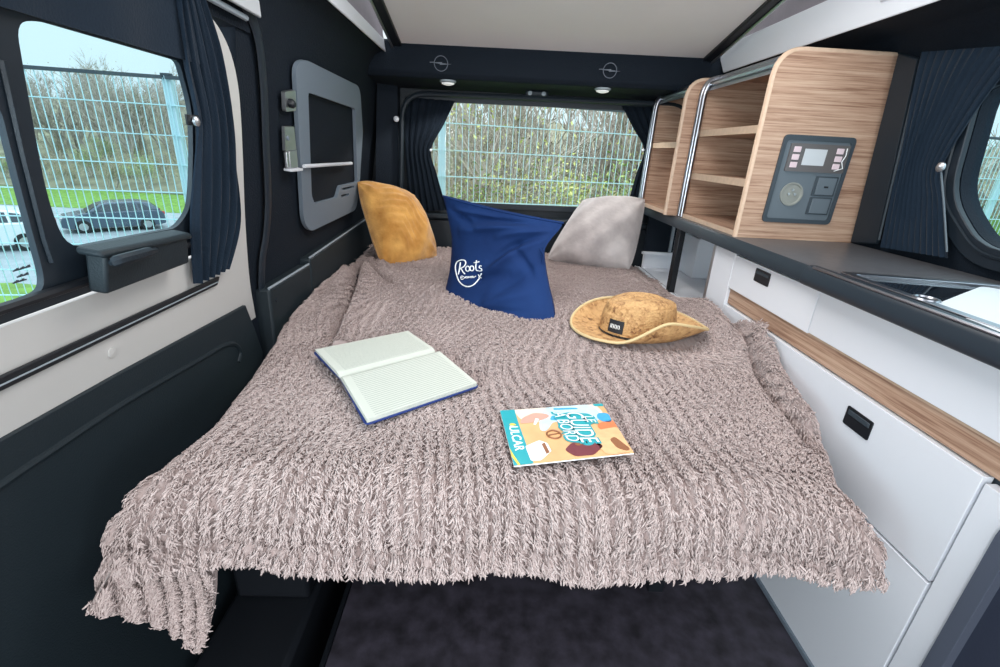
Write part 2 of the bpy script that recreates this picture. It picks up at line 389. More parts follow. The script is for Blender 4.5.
# ================================================================== THE ROOM
def build_shell():
    # floor
    o = MB().box((-.31, -.9, -.03), (1.14, 2.42, 0)).build('floor', 'floor', bevel=.002); struct(o, 'dark mottled slate vinyl floor under the bed', 'floor')
    # step well beside the sliding door
    m = MB().box((-.63, -.9, -.20), (-.31, 1.3, -.17)); m.box((-.325, -.9, -.17), (-.311, 1.3, -.004)); m.box((-.63, 1.29, -.2), (-.31, 1.31, .3))
    o = m.build('trim_1', 'black', bevel=.003); struct(o, 'black step well beside the sliding door', 'trim')
    # left side of the van behind the sliding door, with the roof cove over it
    prof = [(-.62, -.25), (-.615, .6), (-.6, .73)]+[(xl(z), z) for z in (.9, 1.1, 1.2, 1.27)]+[(-.508, 1.325), (-.485, 1.36), (-.456, 1.376)]
    thick = [(-.456, 1.40), (-.50, 1.40), (-.56, 1.34), (-.60, 1.1), (-.65, .73), (-.66, -.25)]
    o = MB().sweep([(x-.006, 1.115, z) for x, z in prof+thick], (0, 1.31, 0)).build('wall_left', 'navy', smooth=50); struct(o, 'dark navy lined side wall behind the sliding door', 'wall')
    cove = [(xl(1.235), 1.235), (xl(1.27), 1.27), (-.508, 1.325), (-.485, 1.36), (-.456, 1.376), (-.456, 1.40), (-.50, 1.40), (-.56, 1.34), (-.58, 1.235)]
    o = MB().sweep([(x, -.7, z) for x, z in cove], (0, 1.865, 0)).build('trim_2', 'navy', smooth=50); struct(o, 'dark roof lining above the sliding door', 'trim')
    # right side with a window hole
    hole = round_poly([RP(.25, .885), RP(1.035, .885), RP(1.142, .985), RP(1.15, 1.215), RP(.25, 1.215)], [.05, .05, .06, .05, .05])
    o = MB().plate([RP(-.5, -.05), RP(2.42, -.05), RP(2.42, 1.30), RP(-.5, 1.30)], -NR*.04, [hole]).build('wall_right', 'navy', smooth=30); struct(o, 'dark navy lined wall behind the kitchen unit', 'wall')
    cr = [(xr(1.29), 1.29), (1.06, 1.345), (1.03, 1.366), (.908, 1.37), (.908, 1.395), (1.06, 1.395), (1.13, 1.29)]
    o = MB().sweep([(x, -.5, z) for x, z in cr], (0, 2.9, 0)).build('trim_3', 'navy', smooth=50); struct(o, 'dark roof lining above the kitchen unit', 'trim')
    # tailgate wall with its window hole
    hole = round_poly([(-.40, 2.40, .765), (.80, 2.40, .775), (.80, 2.40, 1.245), (-.40, 2.40, 1.235)], .05)
    o = MB().plate([(-.62, 2.40, -.05), (1.12, 2.40, -.05), (1.12, 2.40, 1.42), (-.62, 2.40, 1.42)], (0, .05, 0), [hole]).build('wall_back', 'navy_plastic', smooth=30); struct(o, 'dark tailgate around the rear window', 'wall')
    r = MB().plate(round_poly([(-.41, 2.398, .755), (.81, 2.398, .765), (.81, 2.398, 1.255), (-.41, 2.398, 1.245)], .055), (0, -.012, 0),
                   [round_poly([(-.385, 2.398, .78), (.785, 2.398, .79), (.785, 2.398, 1.232), (-.385, 2.398, 1.222)], .05)]).build('window_1', 'rubber', smooth=40)
    struct(r, 'wide rear window in the tailgate', 'window')
    MB().plate(round_poly([(-.41, 2.425, .755), (.81, 2.425, .765), (.81, 2.425, 1.255), (-.41, 2.425, 1.245)], .055), (0, .005, 0)).build('pane', 'glass_rear', r, smooth=0)
    # lower ledge of the tailgate
    m = MB().box((-.58, 2.36, .0), (1.1, 2.398, .70)); m.box((-.40, 2.34, .70), (.80, 2.398, .725))
    o = m.build('trim_4', 'navy_plastic', bevel=.008); struct(o, 'dark lower trim of the tailgate', 'trim')
    # seal arch around the tailgate opening
    path = round_poly([(-.445, 2.31, .45), (-.435, 2.31, .8), (-.415, 2.31, 1.245), (.88, 2.31, 1.262), (.92, 2.31, .8)], [0, 0, .11, .11, 0], 8)
    o = MB().tube(path, .011, 8).build('trim_5', 'navy_plastic'); struct(o, 'dark rubber seal arch around the tailgate opening', 'trim')
    # rear corner pillar
    m = MB().plate([(-.60, 2.30, 0), (-.46, 2.33, 0), (-.44, 2.33, 1.28), (-.52, 2.30, 1.33)], (0, .06, 0))
    m.plate(round_poly([(-.515, 2.315, .86), (-.465, 2.327, .86), (-.465, 2.327, 1.0), (-.512, 2.315, 1.0)], .008), (0, -.006, 0))
    m.plate([(.93, 2.33, .85), (1.10, 2.30, .85), (1.07, 2.30, 1.33), (.90, 2.33, 1.28)], (0, .06, 0))
    o = m.build('trim_6', 'navy', smooth=30, bevel=.004); struct(o, 'dark corner pillar linings of the tailgate', 'trim')
    # header box over the tailgate
    pr = [(2.15, 1.405), (2.14, 1.305), (2.155, 1.286), (2.30, 1.276), (2.36, 1.268), (2.40, 1.28), (2.40, 1.42), (2.16, 1.42)]
    h = MB().sweep([(-.56, y, z) for y, z in pr], (1.66, 0, .012)).build('trim_7', 'navy', bevel=.006, smooth=40); struct(h, 'dark header box above the rear window with two round emblems', 'trim')
    for px in ((441, 63.5), (610, 70.5)):
        c = PY(*px, 2.138)
        m = MB(); n = 28
        m.tube([c+np.array((math.cos(2*PI*k/n)*.027, 0, math.sin(2*PI*k/n)*.027)) for k in range(n)], .0017, 6, closed=True)
        m.plate([c+np.array(q) for q in ((-.042, 0, .0015), (.004, 0, .0045), (.004, 0, .0010), (.042, 0, -.0008), (-.004, 0, -.005), (-.004, 0, -.0012))], (0, -.003, 0))
        m.plate([c+np.array(q) for q in ((-.045, 0, .0035), (-.028, 0, .0045), (-.028, 0, .0015), (-.045, 0, .0005))], (0, -.003, 0))
        m.build('emblem', mat_emblem, h)
    # ceiling: the underside of the raised roof
    yf = .2
    def cz(y): return 1.402+.21*(2.17-y)
    o = MB().hexa([(-.385, yf, cz(yf)), (.83, yf, cz(yf)+.012), (.83, 2.17, cz(2.17)+.012), (-.385, 2.17, cz(2.17)),
                   (-.385, yf, cz(yf)+.04), (.83, yf, cz(yf)+.052), (.83, 2.17, cz(2.17)+.052), (-.385, 2.17, cz(2.17)+.04)]).build('ceiling', 'ceiling'); struct(o, 'pale grey underside of the raised roof', 'ceiling')
    for i, (x, sx) in enumerate(((-.385, -1), (.83, 1))):
        d = .012 if sx > 0 else 0
        m = MB().hexa([(x, yf, cz(yf)-.012+d), (x+sx*.045, yf, cz(yf)-.012+d), (x+sx*.045, 2.19, cz(2.19)-.012+d), (x, 2.19, cz(2.19)-.012+d),
                       (x, yf, cz(yf)+.04+d), (x+sx*.045, yf, cz(yf)+.04+d), (x+sx*.045, 2.19, cz(2.19)+.04+d), (x, 2.19, cz(2.19)+.04+d)])
        o = m.build('trim_%d' % (8+i), 'black', bevel=.004); struct(o, 'black frame edge of the raised roof, ' + ('door side' if sx < 0 else 'kitchen side'), 'trim')
        e = MB().tube([(x+sx*.036, yf, cz(yf)-.016+d), (x+sx*.036, 2.17, cz(2.17)-.016+d)], .005, 6).build('edge_strip', 'alu', o); e['label'] = 'thin bright edge strip'
    # white rails of the roof opening and the tent sides
    m = MB().hexa([(-.448, -.2, 1.372), (-.453, -.2, 1.372), (-.453, 2.19, 1.372), (-.448, 2.19, 1.372), (-.455, -.2, 1.436), (-.475, -.2, 1.436), (-.475, 2.19, 1.418), (-.455, 2.19, 1.418)])
    o = m.build('trim_10', 'white_trim', bevel=.004); struct(o, 'white rail of the roof opening above the sliding door side', 'trim')
    m = MB().hexa([(.9, -.2, 1.362), (.905, -.2, 1.362), (.905, 2.10, 1.362), (.9, 2.10, 1.362), (.9, -.2, 1.458), (.93, -.2, 1.458), (.93, 2.2, 1.462), (.9, 2.2, 1.462)])
    m.box((.892, 1.18, 1.40), (.9, 1.3, 1.44))
    o = m.build('trim_11', 'white_trim', bevel=.004); struct(o, 'white rail of the roof opening above the kitchen', 'trim')
    o = MB().sheet(lambda u, v: (-.466-.012*math.sin(u*40)*v*(1-v), -.2+u*2.4, 1.42*(1-v)+v*(cz(-.2+u*2.4)+.09)), 40, 6, (-.004, 0, 0)).build('wall_upper_left', 'tent'); struct(o, 'grey tent fabric above the rail on the door side', 'tent')
    o = MB().sheet(lambda u, v: (.915+.012*math.sin(u*40)*v*(1-v), -.2+u*2.4, 1.45*(1-v)+v*(cz(-.2+u*2.4)+.12)), 40, 6, (.004, 0, 0)).build('wall_upper_right', 'tent'); struct(o, 'grey tent fabric above the rail on the kitchen side', 'tent')
    # lower plastic panels of the left side
    m = MB().hexa([(-.655, 1.2, 0), (-.592, 1.2, 0), (-.592, 1.495, 0), (-.655, 1.495, 0), (-.65, 1.2, .655), (-.58, 1.2, .655), (-.58, 1.495, .655), (-.65, 1.495, .655)])
    o = m.build('trim_12', 'trim_plastic', bevel=.006); struct(o, 'dark lower side panel next to the sliding door', 'trim')
    MB().lathe(PX(276, 300, -.582), [(.006, 0), (.006, .004), (0, .004)], 12, (0, 1, 0), (0, 0, 1), (1, 0, 0)).build('screw_cap', 'navy_plastic', o)
    m = MB().hexa([(-.655, 1.50, 0), (-.592, 1.50, 0), (-.592, 2.3, 0), (-.655, 2.3, 0), (-.65, 1.50, .672), (-.58, 1.50, .672), (-.58, 2.3, .70), (-.65, 2.3, .70)])
    o = m.build('trim_13', 'trim_plastic', bevel=.006); struct(o, 'dark lower side panel beside the cushion corner', 'trim')
    for nm, a, b in (('trim_12', (1.205, .657), (1.49, .657)), ('trim_13', (1.505, .675), (2.2, .70))):
        e = MB().tube([(-.583, a[0], a[1]), (-.583, b[0], b[1])], .0035, 6).build('ledge_highlight', 'alu_dull', bpy.data.objects[nm]); e['label'] = 'highlight along the top edge of the panel, made as a thin pale strip'  # light caught by the panel top edge, put in as a pale tube
    # raised moulding that frames the door opening
    P = smooth_path([PL(238, -10, .004), PL(256, 30, .004), PL(263, 80, .004), PL(266, 150, .004), PL(268, 200, .004), PL(266, 235, .004), PL(262, 262, .004), PL(262, 300, .004), PL(266, 345, .004), (-.60, 1.19, .4), (-.60, 1.17, 0)], 6)
    o = MB().tube(P, .016, 10, flat=tuple(NL)).build('trim_14', 'rubber'); struct(o, 'dark curved seal around the sliding door opening', 'trim')

mat_emblem = mat('grey_emblem', lin((104, 112, 124)), .5)
MT['alu_dull'] = mat('dull_pale_edge', lin((150, 160, 168)), .5)

# ------------------------------------------------------------------ the sliding door
def build_door():
    ed = [PL(*p) for p in ((256, 318), (251, 290), (248, 262), (245, 215), (243, 160), (241, 118), (238, 85), (231, 54), (219, 28), (203, 9), (185, -3))]
    edge = smooth_path(ed, 4)
    top = [LP(.2, 1.255), LP(-.7, 1.26)]
    hole = round_poly([LP(-.65, .795), LP(.99, .80), LP(1.035, .95), LP(.99, 1.20), LP(-.65, 1.21)], [.02, .08, .1, .08, .02])
    outer = [LP(-.7, .648)]+edge+top
    d = MB().plate(outer, -NL*.02, [hole]).build('door_1', 'paint', smooth=30, bevel=.006, seg=3); struct(d, 'grey-white painted sliding door with a dark framed window', 'door')
    # lower trim with its curved crease
    lo = [(-.606, -.7, -.22), (-.606, 1.16, -.22), (-.606, 1.145, .40), PX(263, 352, -.606), PX(254, 326, -.606), PX(246, 305, -.606), PX(120, 372.5, -.606), PX(0, 440, -.606), (-.606, -.7, .66)]
    m = MB().plate(lo, (-.025, 0, 0))
    m.build('lower_trim', 'trim_plastic', d, smooth=30, bevel=.003)
    cr = smooth_path([(-.607, -.5, .60), PX(-40, 512, -.607), PX(40, 458, -.607), PX(125, 402, -.607), PX(200, 359, -.607), PX(222, 346, -.607), PX(234, 344, -.607), PX(240, 352, -.607), PX(238, 362, -.607)], 6)
    MB().tube(cr, .006, 8).build('trim_crease', 'trim_plastic', d)
    # belt channel and window frame
    m = MB().plate([LP(-.7, .722, .001), LP(1.0, .724, .001), LP(1.01, .741, .001), LP(-.7, .744, .001)], NL*.006)
    m.build('belt_channel', 'black', d, bevel=.002)
    MB().tube([LP(-.7, .733, .008), LP(1.0, .732, .008)], .0012, 6).build('channel_lip', 'alu_dull', d)
    MB().lathe(LP(.70, .694, .0), [(.009, 0), (.009, .002), (.0, .003)], 16, (0, 1, 0), (NL[2]*-1, 0, NL[0]), NL).build('screw_cap', 'paint', d)
    w1 = [PL(*p) for p in ((14, 22), (36, 20), (178, 61), (191, 109), (192, 150), (191, 190), (188, 212), (175, 228), (66, 249), (46, 200), (30, 115))]
    w1 = round_poly(w1, [.02, .02, .012, .03, .01, .03, .03, .015, .03, .05, .05])
    w2 = [PL(-3, 100), PL(18, 185), PL(43, 277), PL(41, 292), PL(0, 307)]+[LP(-.45, .84), LP(-.45, 1.13), LP(.42, 1.125)]
    w2 = round_poly(w2, [.02, .05, .02, .015, .03, .03, .03, .03])
    fr = round_poly([LP(-.68, .792), LP(1.0, .808), LP(1.045, .95), LP(1.01, 1.235), LP(-.68, 1.245)], [.01, .07, .1, .07, .01])
    f = MB().plate([p+V(NL*.002) for p in fr], -NL*.009, [[p+V(NL*.002) for p in w1], [p+V(NL*.002) for p in w2]])
    w = f.build('window_frame', 'rubber', d, smooth=35, bevel=.004)
    for hole in (w1, w2):
        c = sum((p for p in hole), Vector())/len(hole)
        MB().plate([c+(p-c)*1.03+V(-NL*.002) for p in hole], -NL*.003).build('pane', 'glass', w, smooth=0)
    MB().tube([PL(2, 60, .004), PL(22, 150, .004), PL(44, 238, .004), PL(52, 262, .004)], .004, 6).build('sliding_pane_seal', 'navy_plastic', w)
    MB().tube([LP(-.6, .822, .006), PL(100, 277, .006), LP(.97, .835, .006)], .007, 8).build('lower_seal', 'black', w)
    # printed marks on the front pane
    m = MB()
    for (u, v, n) in ((14, 271, 9), (18, 277, 6), (14, 283, 7)):
        for k in range(n):
            a = PL(u+k*1.9, v-k*.55, -.001); m.box(a-np.array((.0003, .0016, .0008)), a+np.array((.0003, .0016, .0010+.0007*(k % 3))))
    m.build('glass_print', 'panel_dark', w, smooth=0)
    # catch box
    bot = [(107, 296), (192, 263)]; tp = [(82, 252), (178, 233)]
    def cb(px, off, z=None):
        p = PL(*px, off); return p
    f0, f1 = PL(107, 295, .042), PL(190, 263, .036)            # lower front edge
    g0, g1 = PL(106, 254, .048), PL(188, 237, .040)            # upper front edge
    back = lambda p, o: p-NL*o
    m = MB().hexa([back(f0, .026), back(f1, .026), f1, f0, back(g0, .030), back(g1, .030), g1, g0])
    m.hexa([back(g0, .032)+np.array((0, -.012, -.004)), back(g1, .032)+np.array((0, .01, -.004)), g1+NL*.004+np.array((0, .01, -.004)), g0+NL*.005+np.array((0, -.012, -.004)),
            back(g0, .032)+np.array((0, -.012, .007)), back(g1, .032)+np.array((0, .01, .007)), g1+NL*.001+np.array((0, .01, .006)), g0+NL*.002+np.array((0, -.012, .006))])
    k = m.build('window_catch', 'trim_plastic', d, bevel=.005, seg=3)
    MB().tube(smooth_path([PL(112, 263, .052), PL(120, 260, .062), PL(142, 254, .060), PL(155, 250, .046)], 5), [.005]*3+[.008]*10+[.005]*3, 8).build('catch_lever', 'navy_plastic', k)

# ------------------------------------------------------------------ curtains
def curtain(name, label, left, right, planefn, off, npl, amp, mname='curtain', group='curtains tied back at the windows'):
    """Cloth hung between two pixel outlines on a wall plane, pleated, with its own thickness."""
    nu, nv = 70, 36
    Lp = smooth_path([planefn(*p, off) for p in left], 8); Rp = smooth_path([planefn(*p, off) for p in right], 8)
    def at(P, t):
        k = t*(len(P)-1); i = min(int(k), len(P)-2); return P[i].lerp(P[i+1], k-i)
    nrm = planefn.nrm
    def fn(u, v):
        p = at(Lp, v).lerp(at(Rp, v), u)
        w = (at(Rp, v)-at(Lp, v)).length
        a = amp*(.5+.5*min(1, w/.12))
        ph = u*npl*2*PI+.6*math.sin(v*5+u*3)
        s = math.sin(ph)+.35*math.sin(ph*2.1+v*4)
        return np.array(p)+nrm*a*s
    t = thing(name, label, 'curtain', np.array(Lp[-1]), group)
    MB().sheet(fn, nu, nv, nrm*-.003).build('cloth', mname, t, smooth=70)
    return t
PL.nrm = NL; PR.nrm = NR
def PB(u, v, off=0): return PY(u, v, 2.37-off)
PB.nrm = np.array((0, -1, 0))

def build_curtains():
    t = curtain('window_curtain', 'navy curtain tied back at the sliding door window', [(176, -6), (184, 60), (196, 118), (195, 160), (192, 220), (196, 284)],
                [(205, -4), (222, 50), (232, 110), (237, 160), (239, 220), (227, 269)], PL, .016, 5, .007)
    m = MB().plate([PL(184, 114, .03), PL(196, 115, .032), PL(198, 125, .032), PL(186, 125, .03)], NL*.004); m.build('tieback_strap', 'black', t, bevel=.001)
    MB().lathe(PL(195, 121, .036), [(.008, 0), (.008, .004), (.004, .007), (0, .0075)], 14, (0, 1, 0), (0, 0, 1), NL).build('button', 'alu', t)
    # cloth valance above the door window
    o = MB().sheet(lambda u, v: LP(-.65+u*1.63, 1.247-v*(.10+.0*u), .012+.004*math.sin(u*60)), 90, 6, -NL*.004).build('window_valance', 'curtain', smooth=70)
    tag(o, 'dark blue cloth valance above the sliding door window', 'curtain')
    t = curtain('window_curtain', 'navy curtain tied back at the rear window beside the mustard cushion', [(405, 97), (405, 130), (406, 165), (409, 212)],
                [(455, 101), (444, 124), (431, 150), (437, 175), (447, 210)], PB, .0, 6, .005, 'curtain_dark')
    MB().lathe(PB(431, 150, .012), [(.006, 0), (.006, .004), (0, .006)], 12, (1, 0, 0), (0, 0, 1), (0, -1, 0)).build('button', 'white_trim', t)
    t = curtain('window_curtain', 'navy curtain tied back at the rear window beside the wooden shelves', [(622, 106), (633, 128), (644, 150), (636, 175), (626, 212)],
                [(672, 108), (672, 130), (671, 165), (668, 214)], PB, .0, 6, .005, 'curtain_dark')
    MB().lathe(PB(643, 150, .012), [(.006, 0), (.006, .004), (0, .006)], 12, (1, 0, 0), (0, 0, 1), (0, -1, 0)).build('button', 'white_trim', t)
    t = curtain('window_curtain', 'navy curtain gathered on the wall above the worktop', [(922, 52), (914, 90), (902, 150), (890, 200), (880, 247)],
                [(1030, 44), (985, 96), (941, 166), (943, 200), (947, 258)], PR, .03, 11, .0035)
    MB().lathe(PR(941.5, 167, .05), [(.011, 0), (.011, .004), (.005, .009), (0, .0095)], 14, (0, 1, 0), (0, 0, 1), NR).build('button', 'alu', t)
    MB().tube([PR(941, 171, .044), PR(944, 205, .042), PR(947, 252, .042)], .0022, 6).build('fold_highlight', 'panel_grey', t)  # highlight on the curtain fold, drawn as a thin paler tube
    # right window frame
    o = MB().plate(round_poly([RP(.2, .84, .002), RP(1.05, .84, .002), RP(1.21, .975, .002), RP(1.21, 1.25, .002), RP(.2, 1.25, .002)], [.05, .06, .08, .06, .05]), NR*.014,
                   [round_poly([RP(.25, .885, .002), RP(1.035, .885, .002), RP(1.142, .985, .002), RP(1.15, 1.215, .002), RP(.25, 1.215, .002)], [.05, .05, .06, .05, .05])]).build('window_2', 'rubber', smooth=40, bevel=.006)
    struct(o, 'hexagonal dark framed window over the worktop', 'window')
    MB().tube(round_poly([RP(.25, .872, .018), RP(1.035, .868, .018), RP(1.165, .98, .018), RP(1.172, 1.228, .018), RP(.25, 1.228, .018)], [.05, .05, .06, .05, .05]), .004, 6, closed=True).build('frame_bead', 'navy_plastic', o)
    MB().plate([RP(.2, .86, -.02), RP(1.26, .86, -.02), RP(1.26, 1.24, -.02), RP(.2, 1.24, -.02)], -NR*.004).build('pane', 'glass', o, smooth=0)
    # pillar strip between the shelf and the curtain
    o = MB().plate([PR(903, 52, .012), PR(922, 58, .012), PR(880, 244, .012), PR(854, 243, .012)], NR*.012).build('trim_15', 'navy_plastic', bevel=.004); struct(o, 'dark pillar cover next to the control panel', 'trim')
    e = MB().tube([PR(921, 62, .026), PR(879, 240, .026)], .003, 6).build('edge_strip', 'panel_dark', o); e['label'] = 'paler edge of the pillar cover'

# ------------------------------------------------------------------ left wall fittings
def build_left_fittings():
    off = .001
    t = thing('cargo_panel', 'grey framed storage net panel on the dark side wall', 'panel', LP(1.8, .77))
    outer = round_poly([PL(*p, off) for p in ((291, 64), (300, 58), (357, 86), (360, 132), (357, 182), (354, 209), (307, 231), (300, 222), (297, 170))], [.03, .04, .05, .01, .02, .05, .03, .04, .02])
    hole = [V(PL(*p, off)) for p in ((304, 91.5), (352, 108), (354.5, 181.5), (337, 185.5), (334, 197), (311, 203), (308, 195))]
    s1 = [V(PL(*p, off)) for p in ((340, 187.5), (351.5, 184.7), (351.5, 187), (340, 190))]
    s2 = [V(PL(*p, off)) for p in ((338, 194.5), (346, 192.5), (346, 194.8), (338, 197))]
    MB().plate(outer, NL*.012, [round_poly(hole, .012, 3), s1, s2]).build('frame', 'cargo_grey', t, smooth=30, bevel=.002)
    MB().plate([p-V(NL*.004) for p in round_poly([PL(*p, off) for p in ((299, 85), (356, 102), (357, 196), (306, 212))], .02)], NL*.002).build('backing', 'navy', t, smooth=0)
    MB().tube([PL(304, 166.3, .022), PL(351.5, 163.3, .022)], .0055, 8).build('elastic_bar', 'white_trim', t)
    t = thing('wall_bracket', 'small silver bracket with a dark knob beside the grey cargo panel', 'bracket', PL(286, 110, .01))
    MB().plate(round_poly([PL(*p, .004) for p in ((281, 91), (292, 89.5), (292.5, 110), (282, 111))], .006), NL*.01).build('plate', 'alu', t, bevel=.003)
    MB().lathe(PL(289, 103, .014), [(.011, 0), (.011, .01), (.006, .016), (0, .017)], 16, (0, 1, 0), (0, 0, 1), NL).build('knob', 'black', t)
    t = thing('light_switch', 'silver switch plate below the bracket beside the grey cargo panel', 'switch', PL(288, 168, .01))
    MB().plate(round_poly([PL(*p, .004) for p in ((281.5, 126), (291, 126), (293.5, 149), (282.5, 151))], .003), NL*.008).build('plate', 'alu', t, bevel=.002)
    MB().lathe(PL(287.5, 138, .012), [(.006, 0), (.006, .003), (0, .004)], 14, (0, 1, 0), (0, 0, 1), NL).build('knob', 'cargo_grey', t)
    for a, b in (((283.2, 151.5), (285.3, 151)), ((286.2, 150.8), (294, 149))):
        MB().plate([PL(a[0], a[1], .006), PL(b[0], b[1], .006), PL(b[0]+1.6, 167, .012), PL(a[0]+1.8, 168, .012)], NL*.008).build('rocker', 'alu', t, bevel=.002)
    MB().plate([PL(283.5, 168, .006), PL(296, 167, .006), PL(296, 169.5, .006), PL(283.5, 170.5, .006)], NL*.02).build('ledge', 'white_trim', t, bevel=.001)
    # rail end at the top of the door opening
    t = thing('grip_rail', 'pale aluminium rail running along the roof edge over the sliding door', 'rail', (-.50, 1.15, 1.28))
    a, b = PL(262, 18, .018), PL(256, -3, .018)
    MB().hexa([LP(.3, 1.268, .01), LP(.3, 1.268, .03), PL(261.5, 18.5, .03), PL(261, 19, .01), LP(.3, 1.292, .01), LP(.3, 1.292, .03), PL(259, 0, .03), PL(258.5, 0, .01)]).build('rail_profile', 'alu_white', t, bevel=.003)
    MB().tube([LP(.3, 1.262, .012), PL(246, 18, .012)], .006, 8).build('rail_bead', 'alu_dull', t)
    # small round button on the seal
    o = MB().lathe(PY(396.5, 119, 2.30), [(.012, 0), (.012, .008), (.005, .014), (0, .0145)], 16, (1, 0, 0), (0, 0, 1), (0, -1, 0)).build('wall_button', 'white_trim')
    tag(o, 'small white button on the dark corner pillar beside the rear window', 'button')
MT['alu_white'] = mat('pale_anodised_rail', lin((205, 210, 214)), .4)

def build_header_lights():
    for k, px in enumerate(((448, 80.5), (603, 86.5))):
        c = PY(*px, 2.185); c[2] = 1.286+.012*(c[0]+.56)/1.66
        t = thing('spot_lamp', ('oval' if 0 else 'round') + ' white spot lamp in the header ' + ('nearer the mustard cushion' if k == 0 else 'nearer the wooden shelves'), 'lamp', c, 'spot lamps in the header')
        MB().lathe(c+np.array((0, 0, -.004)), [(.034, .004), (.034, -.002), (.028, -.006)], 24, (1, 0, 0), (0, 1, 0), (0, 0, 1)).build('bezel', 'alu_dull', t)
        MB().lathe(c+np.array((0, 0, -.004)), [(.028, -.004), (.025, -.010), (.012, -.014), (0, -.0145)], 24, (1, 0, 0), (0, 1, 0), (0, 0, 1)).build('lens', 'lamp_glow', t)
    c = PY(537, 89, 2.30); c[2] = 1.272
    t = thing('tailgate_latch', 'small dark latch under the middle of the header', 'latch', c)
    MB().box(c+np.array((-.05, -.012, -.012)), c+np.array((.05, .02, .008))).build('housing', 'navy_plastic', t, bevel=.005)
    for s in (-.03, .03):
        MB().lathe(c+np.array((s, -.012, -.002)), [(.009, 0), (.009, .006), (0, .008)], 12, (1, 0, 0), (0, 0, 1), (0, -1, 0)).build('screw', 'alu_dull', t)
def glow(name, col, st):
    m = bpy.data.materials.new(name); m.use_nodes = True
    b = m.node_tree.nodes['Principled BSDF']; b.inputs['Base Color'].default_value = (.8, .8, .8, 1)
    b.inputs['Emission Color'].default_value = (*col, 1); b.inputs['Emission Strength'].default_value = st; return m
MT['lamp_glow'] = glow('lamp_lens', (1, 1, 1), .35)

